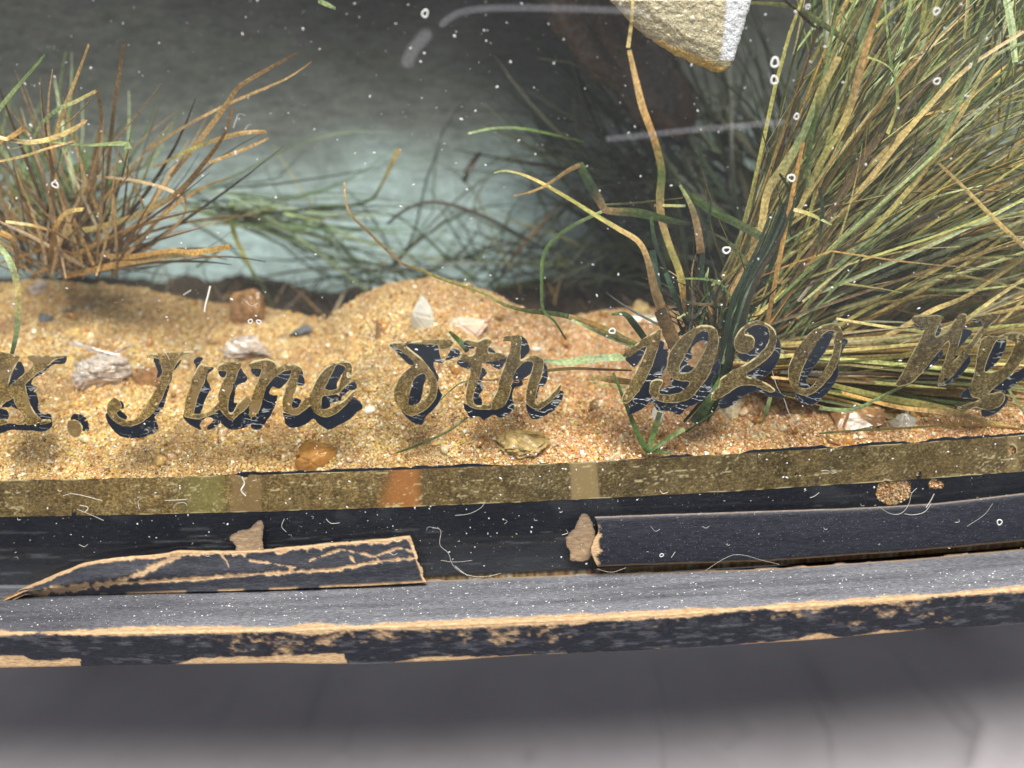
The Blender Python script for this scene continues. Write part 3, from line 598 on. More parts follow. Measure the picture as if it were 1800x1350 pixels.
# --- glazing bead, right-hand length still in place
def bead_sheet(name, u0, u1, topf, botf, prof_s, nt_, attrs, label, shape=None):
    uu = np.linspace(u0, u1, int((u1-u0)/1.6)); tt = np.linspace(0, 1, nt_)
    Ug, Tg = np.meshgrid(uu, tt, indexing='ij')
    Vg = topf(Ug)*(1-Tg)+botf(Ug)*Tg
    if shape is not None: Ug = Ug + shape(Ug, Tg)
    s = prof_s(Ug, Tg)
    A_t = attrs(Ug, Vg, Tg); s = s + .03*A_t['wood'].reshape(s.shape)
    P = at(Ug.ravel(), Vg.ravel(), s.ravel())
    me = mesh(name, P, gridfaces(len(uu), nt_), A_t, smooth=True)
    o = part(name, me, M_FRAME, None, label)
    md = o.modifiers.new('thickness', 'SOLIDIFY'); md.thickness = .09; md.offset = 1; md.use_even_offset = False
    return o
tb = lambda U: np.interp(U, [1045, 1350, 1530, 1650, 1800, 2000], [908, 898, 892, 884, 867, 848])+1.2*(fbm(U*.03, U*0, 60, 3)-.5)
bb = lambda U: np.interp(U, [1045, 1350, 1600, 1800, 2000], [996, 986, 969, 951, 930])+1.2*(fbm(U*.04, U*0, 61, 3)-.5)
def battr(Ug, Vg, T):
    n = fbm(Ug*.05, Vg*.3, 62, 4)
    w = sstep(.965, .985, T+.02*(fbm(Ug*.1, Vg*.4, 63)-.5))*.95
    w = np.maximum(w, sstep(1056+8*(fbm(Vg*.15, Vg*0, 64, 3)-.5)*2, 1052+8*(fbm(Vg*.15, Vg*0, 64, 3)-.5)*2, Ug)*sstep(.1, .3, T))
    d = .02+.35*sstep(.05, .0, T)+.13*n + .3*sstep(.12, .02, T)
    d = d*.75; w = np.maximum(w, .35*sstep(.02, 0, T))
    return {'wood': w.ravel(), 'dust': np.clip(d, 0, 1).ravel(), 'speck': np.full(Ug.size, .8)}
bead_sheet('glazing_bead', 1046, 2000, tb, bb, lambda U, T: -.24-.26*np.sin(T*math.pi*.45)-.02*sstep(.1, 0, T)*0, 26, battr, 'dark glazing bead at the right, still in place',
           shape=lambda U, T: np.where(U < 1075, (1075-U)/29*(6*np.sin(T*7)+4*(fbm(T*9, T*0, 66)-.5)), 0))
# torn bead at the left, lifted and cracked
TOPP = np.array([(-80,1085),(0,1056),(40,1034),(100,1008),(150,988),(205,979),(290,974),(310,970),(400,971),(460,968),(560,958),(640,952),(722,944)])
BOTP = np.array([(-80,1090),(0,1062),(40,1047),(90,1049),(150,1046),(300,1042),(500,1036),(640,1030),(748,1022)])
tt1 = lambda U: np.interp(U, TOPP[:, 0], TOPP[:, 1])+2*(fbm(U*.05, U*0, 70, 3)-.5)
tt2 = lambda U: np.interp(U, BOTP[:, 0], BOTP[:, 1])+.8*(fbm(U*.05, U*0, 71, 3)-.5)
crack = [(210,1024),(281,1021),(400,1013),(450,1009),(587,1001),(664,987),(735,980)]
fold = [(320,968),(290,986),(255,1004),(215,1020),(150,1032),(60,1042)]
extra_cr = [[(385,971),(398,985),(402,996)], [(605,966),(625,990)], [(440,984),(500,994),(520,998)], [(545,985),(600,965),(660,978),(700,962)], [(660,978),(672,990)], [(480,962),(560,958),(565,966)], [(700,962),(740,972)]]
def tattr(Ug, Vg, T):
    nz = (fbm(Ug*.1, Vg*.1, 72, 4)-.5)
    d = line_d(crack, Ug, Vg); w = sstep(3.9, 1.6, d+nz*9)*(.6+.4*sstep(.3, .5, fbm(Ug*.06, Vg*.06, 172, 2)))
    d2 = line_d(fold, Ug, Vg); w = np.maximum(w, sstep(8, 3, d2+nz*16)*.8)
    dt = (T*(tt2(Ug)-tt1(Ug)))
    w = np.maximum(w, sstep(6.5, 4, dt+nz*14)*sstep(.40, .50, fbm(Ug*.02, Ug*0, 73, 3))+sstep(3, 1.6, dt+nz*3))
    w = np.maximum(w, sstep(8, 5, dt+nz*6)*(Ug < 300))
    for c in extra_cr: w = np.maximum(w, .8*sstep(2.3, .8, line_d(c, Ug, Vg)+nz*7))
    edge = sstep(10, 6, (722+T*26)-(Ug)+nz*5) if False else sstep(6, 3.5, np.abs(Ug-(722+(Vg-944)*.33))+nz*4)
    w = np.maximum(w, edge)
    w = np.maximum(w, sstep(.93, .97, T)*sstep(.5, .6, fbm(Ug*.02, Ug*0, 74, 3)))
    return {'wood': np.clip(w, 0, 1).ravel(), 'dust': (.08+.2*fbm(Ug*.04, Vg*.3, 75, 3)).ravel(), 'speck': np.full(Ug.size, .4)}
def tprof(U, T):
    lift = sstep(330, 180, U)
    return -.26-.24*T - .30*lift*np.sin(T*math.pi)**1.0 - .12*np.exp(-((U-300)/60)**2)*(1-T) + .02*np.sin(T*9)
# right end slants: remap u so that the end follows the broken edge
bead_sheet('torn_bead', -80, 722, tt1, tt2, tprof, 40, tattr, 'torn length of black bead with tan cracks at the left',
           shape=lambda U, T: np.where(U > 600, (U-600)/122*(26*T+7*(fbm(T*12, T*0, 67, 3)-.5)), 0)+np.where(U > 600, 0, 0))

# ---------------------------------------------------------------- sand bed
CR = np.array([(-150,500,6.0),(0,500,6),(60,492,6),(150,500,6),(230,505,6),(300,520,6),(370,535,6),(480,545,6),(545,560,5.8),(575,562,5.6),(620,528,5.2),(680,500,5),(760,489,5),(850,510,5),(930,548,5),(1000,560,5.2),(1080,545,5.5),(1200,540,6),(1350,520,6.5),(1500,490,7),(1650,455,7),(1800,430,7),(1950,420,7)], float)
pc = at(CR[:, 0], CR[:, 1], CR[:, 2]); fu = np.linspace(-150, 1950, 60)
FT = np.interp(fu, [-150, 0, 450, 900, 1400, 1800, 1950], [875, 866, 858, 835, 816, 784, 775]); pf = at(fu, FT, .15)
def H(x, y):
    x = np.asarray(x, float); y = np.asarray(y, float)
    yy = y - BOW*x*x
    xe = x*(16/(16+np.clip(yy, 0, 9)))  # crest samples spread with distance
    zc = np.interp(x, pc[:, 0], pc[:, 2]); yc = np.interp(x, pc[:, 0], pc[:, 1]-BOW*pc[:, 0]**2); z0 = np.interp(x, pf[:, 0], pf[:, 2])
    t = np.clip(yy/yc, 0, 1)
    s = t**.88
    z = z0+(zc-z0)*s
    z = z - 1.9*sstep(0, 1.8, yy-yc)
    amp = np.sin(np.pi*np.clip(t, 0, 1))
    z = z + amp*(.85*(fbm(x*.55+4, y*.6, 81, 3)-.5)+.62*(fbm(x*1.9, y*1.9, 82, 3)-.5)) + .16*(fbm(x*5, y*5, 83, 3)-.5)
    return z
def hit(u, v):
    d = ray(np.array([u]), np.array([v]))[0]; t0 = (0.2-CAM[1])/d[1]; t1 = (10.8-CAM[1])/d[1]
    ts = np.linspace(t0, t1, 900); P = CAM+ts[:, None]*d; g = P[:, 2]-H(P[:, 0], P[:, 1])
    k = np.argmax(g < 0); 
    if g[k] >= 0: k = 500
    return P[k]
nx, ny = 720, 240
gx, gy = np.meshgrid(np.linspace(-21.8, 21.8, nx), np.linspace(.004, 1, ny), indexing='ij')
gy = gy*(BACKY-.02-BOW*gx*gx*1.0)+BOW*gx*gx; gy = np.minimum(gy, BACKY-.01); gy = np.maximum(gy, BOW*gx*gx+.02)
gz = H(gx, gy)
def sandcol(x, y, n, seed=0):
    r = np.random.default_rng(seed); pal = np.array([(.66,.42,.15),(.80,.58,.27),(.50,.24,.07),(.66,.33,.17),(.92,.80,.58),(.28,.12,.045),(.74,.50,.13),(.12,.08,.06)])
    left = sstep(2.0, -4.0, x)
    pw = np.array([.32,.24,.10,.05,.09,.06,.12,.02]); pr = np.array([.16,.14,.19,.33,.10,.06,.01,.01])
    zone = np.clip(1-left + .5*(fbm(x*.3, y*.5, 91, 2)-.5), 0, 1)
    q = r.random(n); cw = np.cumsum(pw)/pw.sum(); cr = np.cumsum(pr)/pr.sum()
    i = np.where(r.random(n) > zone, np.searchsorted(cw, q), np.searchsorted(cr, q)); i = np.clip(i, 0, 7)
    c = pal[i]*(.8+.5*r.random(n))[:, None]
    patch = fbm(x*.8, y*.8, 92, 3); c = c*(.50+.95*patch)[:, None]
    br = sstep(.56, .68, fbm(x*1.4+9, y*1.4, 93, 3))[:, None]; c = c*(1-br*.4)+np.array([.50,.28,.12])*br*.4; c = c*np.array([1., 1.03, 1.10])
    return np.clip(c, 0, .95)
c = sandcol(gx.ravel(), gy.ravel(), gx.size, 1)*.55
gz[:, 0] = -.2; gy[:, 0] = gy[:, 1]-.01
o = link('sand_bed', mesh('sand_bed', np.stack([gx, gy, gz], -1).reshape(-1, 3), gridfaces(nx, ny), {'Col': c}, smooth=True), M_SANDB)
prop(o, kind='structure')
# grains: irregular octahedra lying on the bed, as one mass
def grains(name, n, rmin, rmax, ymax, seed, dense_front=1.4, wall=False):
    r = np.random.default_rng(seed)
    y = .14+(r.random(n)**dense_front)*ymax; x = (r.random(n)*2-1)*(12.3+.55*y); y = y+BOW*x*x
    z = H(x, y)
    if wall: y = .055+BOW*x*x+.03*r.random(n); z = .9+(z-.9)*r.random(n)
    rad = rmin+(rmax-rmin)*r.random(n)**2
    base = np.array([(1,0,0),(0,1,0),(0,0,1),(-1,0,0),(0,-1,0),(0,0,-1)], float)
    tri = np.array([(0,1,2),(1,3,2),(3,4,2),(4,0,2),(1,0,5),(3,1,5),(4,3,5),(0,4,5)])
    q = r.normal(size=(n, 4)); q /= np.linalg.norm(q, axis=1)[:, None]; w, a, b, c_ = q.T
    R = np.stack([1-2*(b*b+c_*c_), 2*(a*b-w*c_), 2*(a*c_+w*b), 2*(a*b+w*c_), 1-2*(a*a+c_*c_), 2*(b*c_-w*a), 2*(a*c_-w*b), 2*(b*c_+w*a), 1-2*(a*a+b*b)], 1).reshape(n, 3, 3)
    sc = (.65+.7*r.random((n, 6)))
    B = base[None]*sc[..., None]*rad[:, None, None]
    B = np.einsum('nij,nkj->nki', R, B)
    V = B+np.stack([x, y, z+rad*.35], 1)[:, None]
    F = (tri[None]+np.arange(n)[:, None, None]*6).reshape(-1, 3)
    col = np.repeat(sandcol(x, y, n, seed+5), 6, 0)
    return mesh(name, V.reshape(-1, 3), F, {'Col': col})
o = link('sand_grains', grains('sand_grains', 210000, .013, .036, 7.2, 11, 1.3), M_GRAIN)
prop(o, 'loose golden and pinkish sand grains covering the bed inside the case', 'sand', kind='stuff')
o = link('coarse_sand_grains', grains('coarse_sand_grains', 8000, .03, .075, 6.5, 13, 1.3), M_GRAIN)
prop(o, 'coarser golden grit scattered through the sand behind the lettering', 'grit', kind='stuff')
o = link('sand_against_glass', grains('sand_against_glass', 26000, .016, .04, .1, 19, 1, True), M_GRAIN)
prop(o, 'packed sand grains pressed against the foot of the glass behind the gilt line', 'sand', kind='stuff')
M_GRAV = m_vcol('wet_gravel', .12, .6, 9, .6, bmp=.4, coat=.5, sss=.2)
def gravel(n, seed):
    r = np.random.default_rng(seed); import bmesh
    bm = bmesh.new(); bmesh.ops.create_icosphere(bm, subdivisions=2, radius=1); B0 = np.array([v.co[:] for v in bm.verts]); F0 = np.array([[v.index for v in f.verts] for f in bm.faces]); bm.free()
    y = .2+r.random(n)**1.2*6; x = (r.random(n)*2-1)*(11+.5*y); y = y+BOW*x*x; z = H(x, y)
    rad = .045+.13*r.random(n)**3; q = r.normal(size=(n, 3, 3)); R3 = np.linalg.qr(q)[0]
    sc = .55+.7*r.random((n, 1, 3)); V = B0[None]*sc
    for k in range(3):
        d = r.normal(size=(n, 1, 3)); d /= np.linalg.norm(d, axis=2, keepdims=True); h = (V*d).sum(2, keepdims=True); lim = .35+.3*r.random((n, 1, 1)); V = V-np.maximum(h-lim, 0)*d
    V = np.einsum('nij,nkj->nki', R3, V)*rad[:, None, None]+np.stack([x, y, z+rad*.15], 1)[:, None]
    pal = np.array([(.50,.24,.06),(.62,.40,.14),(.74,.60,.38),(.40,.20,.07),(.72,.50,.30),(.42,.26,.10)]); c = pal[r.integers(0, 6, n)]*(.7+.5*r.random(n))[:, None]
    m_ = len(B0); return mesh('fine_gravel', V.reshape(-1, 3), (F0[None]+np.arange(n)[:, None, None]*m_).reshape(-1, 3), {'Col': np.repeat(c, m_, 0)}, smooth=True)
o = link('fine_gravel', gravel(700, 23), M_GRAV)
prop(o, 'wet amber and white gravel bits scattered among the sand grains', 'gravel', kind='stuff')
# dark peaty ground at the foot of the backdrop
nx, ny = 260, 40
gx, gy = np.meshgrid(np.linspace(-21.7, 21.7, nx), np.linspace(7.2, 10.97, ny), indexing='ij')
bz = np.interp(gx, [-17, -9, -6, -3, 0, 2, 4, 8, 17], [6.2, 5.8, 5.15, 5.0, 5.05, 5.4, 5.75, 6.2, 6.6])
gz = bz-1.6*np.abs((gy-9.6)/2.2)**2+.7*(fbm(gx*1.3, gy*1.3, 95, 4)-.5)+.25*(fbm(gx*6, gy*6, 96, 3)-.5)
o = link('peaty_ground', mesh('peaty_ground', np.stack([gx, gy, gz], -1).reshape(-1, 3), gridfaces(nx, ny), smooth=True), M_SOIL)
prop(o, kind='structure')

# ---------------------------------------------------------------- stones
def stone(name, u, v, w, h, mat_, label, cat='stone', seed=0, facets=14, tilt=0, depthf=.8, sink=.45, rough=.06, sub=2, group=None):
    """convex angular stone, w x h pixels across where it lies, resting in the sand"""
    import bmesh
    r = random.Random(seed); P = hit(u, v+h*.35)
    dist = float(np.dot(P-CAM, _f)); pxs = dist/FPX; W_, H_ = w*pxs/2, h*pxs/2
    bm = bmesh.new()
    for k in range(facets):
        d = Vector((r.gauss(0, 1), r.gauss(0, 1), r.gauss(0, 1))).normalized()*r.uniform(.86, 1.1)
        bm.verts.new((d.x, d.y, d.z))
    bmesh.ops.convex_hull(bm, input=bm.verts[:])
    bmesh.ops.delete(bm, geom=[q for q in bm.verts if not q.link_faces], context='VERTS')
    bmesh.ops.bevel(bm, geom=bm.edges[:], offset=.10, segments=2, affect='EDGES')
    bmesh.ops.triangulate(bm, faces=bm.faces[:])
    bmesh.ops.subdivide_edges(bm, edges=bm.edges[:], cuts=sub, use_grid_fill=True)
    ca, sa = math.cos(tilt), math.sin(tilt)
    for q in bm.verts:
        n = mnoise.noise(q.co*3+Vector((seed, 0, 0)))*rough+mnoise.noise(q.co*9+Vector((seed, 3, 0)))*rough*.5
        c = q.co*(1+n); X_, Z_ = c.x*W_, c.z*H_*1.08
        q.co = Vector((X_*ca-Z_*sa, c.y*W_*depthf, X_*sa+Z_*ca))
    me = bpy.data.meshes.new(name); bm.to_mesh(me); bm.free()
    for p in me.polygons: p.use_smooth = facets > 18
    me.materials.append(mat_)
    o = bpy.data.objects.new(name, me); COL.objects.link(o)
    o.location = Vector(P.tolist())+Vector((0, W_*depthf*.5, H_*(.6-sink))); prop(o, label, cat, group); return o
M_AMB = m_plain('amber_resin_stone', (.62, .30, .07), .12, .6, .4, 2.5, .15, .25, .5, .3)
M_QTZ = m_plain('white_quartz', (.80, .74, .66), .18, .6, .15, 3, .3, .1, .3, .3)
M_PNK = m_plain('pinkish_quartz', (.78, .58, .46), .22, .5, .2, 4, .3, .0, .2, .2)
M_YEL = m_plain('yellow_flint', (.50, .35, .14), .35, .5, .45, 5, .6, .1, .1)
M_GRY = m_plain('grey_slate', (.13, .135, .15), .5, .5, .4, 4, .5)
M_BRN = m_plain('wet_brown_flint', (.36, .19, .08), .15, .6, .6, 3, .5, .1, .6)
def m_two(name, a, b, scale, rough=.15):
    m, nt, P = mat(name); n = noise(nt, texco(nt, (1, 1, 2.2)), scale, 5, .65)
    nt.links.new(ramp(nt, n, [(.36, a), (.48, b), (.56, tuple(x*.6 for x in b)), (.66, a)]), P.inputs['Base Color'])
    P.inputs['Roughness'].default_value = rough; P.inputs['Coat Weight'].default_value = .8; bump(nt, P, n, .5, .03); return m
M_WHT = m_two('layered_wet_stone', (.36, .21, .11), (.66, .57, .52), 3.2, .08)
M_CRUST = m_two('crusty_yellow_stone', (.72, .52, .22), (.85, .76, .55), 6, .4)
stone('amber_pebble', 550, 800, 92, 62, M_AMB, 'smooth amber pebble pressed to the glass under the letters "une"', 'pebble', 3, 26, .25, .7, .2, .03, 3)
stone('quartz_shard', 742, 545, 50, 100, M_QTZ, 'upright white quartz shard on the sand mound', 'stone', 5, 9, -.1, .5)
stone('pink_quartz', 826, 562, 88, 66, M_PNK, 'pinkish faceted quartz lump above the figure 8', 'stone', 6, 12, .1, .7)
stone('small_pebble', 669, 576, 20, 48, M_BRN, 'small upright buff pebble left of the white quartz shard', 'pebble', 7, 20, 0, .8)
stone('yellow_stone', 1114, 536, 70, 50, M_YEL, 'yellow pointed stone behind the flat white stone', 'stone', 8, 9, 0, .8)
stone('orange_stone', 1062, 550, 26, 26, M_AMB, 'small orange stone left of the yellow pointed stone', 'stone', 9, 10, .3)
stone('flat_white_stone', 1118, 562, 115, 38, M_QTZ, 'long flat white stone above the figure 1', 'stone', 10, 16, .15, .6)
stone('brown_white_rock', 172, 652, 118, 82, M_WHT, 'wet layered white and brown rock between K and J', 'rock', 11, 18, .1, .7, .25, .18, 3)
stone('wet_brown_rock', 258, 655, 66, 62, M_BRN, 'wet brown rock behind the bar of the J', 'rock', 12, 16, 0, .7, .25, .12, 3)
stone('tall_amber_rock', 436, 535, 82, 92, M_BRN, 'tall amber brown rock standing on the sand crest', 'rock', 14, 13, 0, .6, .2, .08, 3)
stone('glossy_brown_rock', 425, 608, 92, 58, M_WHT, 'glossy brown and white rock above the letter n', 'rock', 15, 16, -.1, .7, .25, .15, 3)
stone('dark_slate_chip', 76, 556, 34, 26, M_GRY, 'dark slate chip in the sand at far left', 'stone', 16, 10, .5, group='dark slate chips in the sand')
stone('dark_slate_chip', 124, 548, 46, 16, M_GRY, 'thin dark slate chip right of the other slate chip', 'stone', 17, 10, .1, group='dark slate chips in the sand')
stone('grey_stone', 530, 578, 84, 26, M_GRY, 'flat grey stone in the dip left of the sand mound', 'stone', 18, 14, .15)
stone('flinty_rock', 925, 778, 125, 56, M_YEL, 'rough yellow flint under the letter h', 'rock', 19, 14, -.15, .7, .3, .2, 3)
stone('white_pebble', 1152, 728, 46, 40, M_QTZ, 'small white pointed pebble under the figure 9', 'pebble', 20, 9, .2)
stone('yellow_lump', 1293, 722, 92, 52, M_CRUST, 'pale crusty stone under the figure 2', 'stone', 21, 16, .2, .7, .3, .2, 3)
stone('translucent_flint', 1500, 732, 170, 50, M_BRN, 'long translucent brown flint right of the figure 0', 'rock', 22, 14, .05, .6, .3, .1, 3)
stone('clear_quartz', 1590, 738, 58, 42, M_QTZ, 'clear quartz lump at the end of the long brown flint', 'stone', 23, 12, .3)
stone('orange_pebble', 560, 690, 36, 30, M_AMB, 'small amber pebble seen between the letters n and e', 'pebble', 24, 16, .2)
stone('cream_pebble', 652, 716, 34, 24, M_QTZ, 'cream ring-marked pebble right of the letter e', 'pebble', 25, 22, .2)
stone('dark_pebble', 762, 655, 44, 24, M_BRN, 'dark brown pebble right of the waist of the figure 8', 'pebble', 26, 16, .1)
stone('pearly_pebble', 942, 612, 24, 16, M_QTZ, 'pearly bead-like pebble right of the letter h', 'pebble', 27, 24, 0)
stone('buff_stone', 60, 500, 44, 50, M_WHT, 'buff stone half hidden under the brown tuft', 'stone', 28, 14, 0, .8, .3, .1)
stone('buff_slab', 345, 665, 70, 44, M_YEL, 'pale buff slab behind the letter u', 'stone', 29, 12, .1, .6, .4, .08)
stone('sandy_block', 1765, 470, 110, 90, M_PNK, 'buff sandy block behind the right-hand grass', 'rock', 30, 10, .3, .7, .35, .06, group='buff blocks behind the grass')
stone('sandy_block', 1680, 540, 70, 50, M_PNK, 'smaller buff block low behind the right-hand grass', 'rock', 31, 10, .2, .7, .35, .06, group='buff blocks behind the grass')

# ---------------------------------------------------------------- grass
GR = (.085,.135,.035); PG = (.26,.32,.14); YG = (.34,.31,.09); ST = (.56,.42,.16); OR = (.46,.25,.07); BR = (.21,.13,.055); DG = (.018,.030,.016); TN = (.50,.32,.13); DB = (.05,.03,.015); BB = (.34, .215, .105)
def blades(paths, widths, cols, flat=.28, twist=None):
    """paths (n,k,3), widths (n,k), cols (n,k,3) -> V, F, C: closed flattened tubes with a central crease"""
    n, k, _ = paths.shape
    T = np.gradient(paths, axis=1); T /= np.linalg.norm(T, axis=2, keepdims=True)+1e-9
    ref = np.array([0, -1., .25]); side = np.cross(T, ref); side /= np.linalg.norm(side, axis=2, keepdims=True)+1e-9
    nor = np.cross(side, T)
    if twist is None: twist = rng.normal(0, .9, (n, 1))+np.linspace(0, 1, k)[None]*rng.normal(0, .9, (n, 1))
    c, s = np.cos(twist)[..., None], np.sin(twist)[..., None]
    a = side*c+nor*s; b = -side*s+nor*c; w = widths[..., None]
    ring = np.stack([paths-a*w/2, paths+b*w*flat/2*.4, paths+a*w/2, paths-b*w*flat], 2)   # n,k,4,3
    V = ring.reshape(-1, 3)
    base = (np.arange(n)*k*4)[:, None, None]; i = (np.arange(k-1)*4)[None, :, None]; j = np.arange(4)[None, None, :]; j2 = (np.arange(4)+1) % 4
    F = np.stack([base+i+j, base+i+j2[None, None], base+i+4+j2[None, None], base+i+4+j], -1).reshape(-1, 4)
    C = np.repeat(cols[:, :, None], 4, 2).copy(); C[:, :, 3] *= .85; C[:, :, 0] *= 1.1
    return V, F, C.reshape(-1, 3)
def resample(P, k):
    P = smooth_poly(P, 4, False) if len(P) > 2 else np.asarray(P, float)
    d = np.r_[0, np.cumsum(np.linalg.norm(np.diff(P[:, :2], axis=0), axis=1))]; t = np.linspace(0, d[-1], k)
    return np.stack([np.interp(t, d, P[:, q]) for q in range(P.shape[1])], 1)
def traced(pts, s0, s1, w, cols, k=None, parent=None, name='blade', seed=0, sharp=False):
    """pts = pixel polyline from tip to base (or reverse); depth goes s0 -> s1; w px widths; cols colour stops"""
    pts = [(a, b) for a, b in pts]; k = k or max(8, len(pts)*4)
    Q = np.array([(a, b) for a, b in pts], float)
    if sharp:
        d = np.r_[0, np.cumsum(np.linalg.norm(np.diff(Q, axis=0), axis=1))]; t = np.unique(np.r_[np.linspace(0, d[-1], k-len(Q)), d]); k = len(t)
        q = np.stack([np.interp(t, d, Q[:, 0]), np.interp(t, d, Q[:, 1])], 1)
    else: q = resample(Q, k)
    tt = np.linspace(0, 1, k); s = s0+(s1-s0)*tt+.04*np.sin(tt*7+seed)
    P = at(q[:, 0], q[:, 1], s)
    ww = np.interp(tt, np.linspace(0, 1, len(w)), w)*(np.array([np.dot(p-CAM, _f) for p in P])/FPX)
    cs = np.array(cols, float); C = np.stack([np.interp(tt, np.linspace(0, 1, len(cs)), cs[:, c]) for c in range(3)], 1)
    C = C*(.5+1.1*fbm(tt*9+seed*3.1, tt*0, 140+seed, 3))[:, None]
    r = np.random.default_rng(seed+1000); tw = (r.normal(0, .5)+tt*r.normal(0, .5))[None]
    V, F, CC = blades(P[None], ww[None], C[None], .22, tw)
    # origin at the blade's middle
    mid = V.mean(0); o = bpy.data.objects.new(name, mesh(name, V-mid, F, {'Col': CC}, smooth=False)); COL.objects.link(o); o.data.materials.append(M_GRASS)
    if parent: o.parent = parent; o.location = Vector((mid-np.array(parent.location)).tolist())
    else: o.location = Vector(mid.tolist())
    return o
def tuft(name, u, v, label, cat='grass tuft'):
    P = hit(u, v); e = empty(name, Vector(P.tolist())); prop(e, label, cat); return e

def fan(parent, n, n_part, basef, dirf, lenf, sf, wf, pal, bend, seed, name='blade', k=9, massname='blade_mass'):
    """n blades fanning from a root zone; first n_part nearest/longest as separate parts, rest one joined mass"""
    r = np.random.default_rng(seed); tt = np.linspace(0, 1, k)
    bu, bv = basef(r, n); th = dirf(r, n, bu); ln = lenf(r, n, th); s0, s1 = sf(r, n, th); w = wf(r, n)
    b1 = r.normal(bend[0], bend[1], n); b2 = r.normal(0, bend[1]*.5, n)
    ang = th[:, None]+b1[:, None]*(tt[None]**1.3)+b2[:, None]*np.sin(tt[None]*4)
    kk = np.where(r.random(n) < .22, r.normal(0, .45, n), 0); kt = .35+.5*r.random(n); ang = ang+kk[:, None]*(tt[None] > kt[:, None])
    st = ln[:, None]/(k-1); du = np.cos(ang)*st; dv = -np.sin(ang)*st
    U_ = bu[:, None]+np.cumsum(du, 1)-du[:, :1]; V_ = bv[:, None]+np.cumsum(dv, 1)-dv[:, :1]
    s = s0[:, None]+(s1-s0)[:, None]*tt[None]; s = np.clip(s, .12, 10.6)
    P = at(U_.ravel(), V_.ravel(), s.ravel()).reshape(n, k, 3)
    P[..., 1] = np.minimum(P[..., 1], BACKY-.15)
    dist = (P-CAM)@_f
    taper = np.interp(tt, [0, .15, .6, 1], [.7, 1, .85, .18])
    ww = w[:, None]*taper[None]*16.8/FPX*np.ones_like(dist)
    pal = np.array(pal); ci = r.integers(0, len(pal), n); cj = r.integers(0, len(pal), n)
    C = pal[ci][:, None]*(1-tt[None, :, None])+pal[cj][:, None]*tt[None, :, None]
    C = C*(.4+1.25*r.random(n))[:, None, None]*(.72+.5*r.random((n, k)))[..., None]
    order = np.argsort((s0+s1)/2 - ln/400)
    tw = r.normal(0, .8, (n, 1))+tt[None]*r.normal(0, .7, (n, 1))
    for i in order[:n_part]:
        V, F, CC = blades(P[i:i+1], ww[i:i+1], C[i:i+1], .28, tw[i:i+1]); mid = V.mean(0)
        o = bpy.data.objects.new(name, mesh(name, V-mid, F, {'Col': CC})); COL.objects.link(o); o.data.materials.append(M_GRASS)
        o.parent = parent; o.location = Vector((mid-np.array(parent.location)).tolist())
    i = order[n_part:]
    if len(i):
        V, F, CC = blades(P[i], ww[i], C[i], .28, tw[i]); pl = np.array(parent.location)
        o = bpy.data.objects.new(massname, mesh(massname, V-pl, F, {'Col': CC})); COL.objects.link(o); o.data.materials.append(M_GRASS)
        o.parent = parent; o['kind'] = 'stuff'
R_ = math.radians
# 1: big tuft at the right
big = tuft('grass_tuft', 1330, 640, 'large dense tuft of green and straw grass sweeping to the upper right')
fan(big, 560, 140, lambda r, n: (1250+r.random(n)**1.3*170, 640-r.random(n)*150), lambda r, n, b: R_(18)+r.random(n)**.9*R_(52),
    lambda r, n, t: 330+r.random(n)*520, lambda r, n, t: (1.2+r.random(n)*2.6, .5+r.random(n)*3.6), lambda r, n: 4+r.random(n)**1.5*6,
    [GR, YG, YG, ST, OR, BR, PG, GR, DG, PG, ST, (.24,.25,.08), DB, (.30,.33,.14)], (-.12, .24), 201)
fan(big, 230, 60, lambda r, n: (1420+r.random(n)*420, 660-r.random(n)*330), lambda r, n, b: R_(12)+r.random(n)*R_(34),
    lambda r, n, t: 220+r.random(n)*420, lambda r, n, t: (1.6+r.random(n)*3.5, .8+r.random(n)*4), lambda r, n: 4+r.random(n)**1.5*6,
    [PG, YG, ST, OR, BR, GR, DG, ST, (.26,.30,.12)], (-.05, .26), 202)
fan(big, 90, 60, lambda r, n: (1280+r.random(n)*160, 655-r.random(n)*55), lambda r, n, b: R_(-7)+r.random(n)*R_(13),
    lambda r, n, t: 300+r.random(n)*330, lambda r, n, t: (1.0+r.random(n)*1.0, .7+r.random(n)*1.2), lambda r, n: 6+r.random(n)*6,
    [YG, ST, TN, YG, PG, OR], (0, .06), 203)
fan(big, 60, 30, lambda r, n: (1340+r.random(n)*140, 690-r.random(n)*40), lambda r, n, b: R_(-14)+r.random(n)*R_(12),
    lambda r, n, t: 180+r.random(n)*300, lambda r, n, t: (1.0+r.random(n)*.8, .7+r.random(n)*.9), lambda r, n: 5+r.random(n)*5,
    [YG, GR, BR, DB, TN], (0, .08), 204)
fan(big, 170, 0, lambda r, n: (1390+r.random(n)*420, 330-r.random(n)*330), lambda r, n, b: R_(35)+r.random(n)*R_(60),
    lambda r, n, t: 160+r.random(n)*300, lambda r, n, t: (2.5+r.random(n)*4, 3+r.random(n)*5), lambda r, n: 5+r.random(n)*6,
    [GR, PG, YG, GR, DG, (.1,.13,.04)], (0, .25), 205)
fan(big, 24, 24, lambda r, n: (1480+r.random(n)*330, 260-r.random(n)*200), lambda r, n, b: R_(38)+r.random(n)*R_(60),
    lambda r, n, t: 200+r.random(n)*300, lambda r, n, t: (1.2+r.random(n)*1.8, 1+r.random(n)*3), lambda r, n: 6+r.random(n)*6,
    [PG, PG, GR, YG, (.14,.2,.08)], (0, .3), 213)
T_ = traced
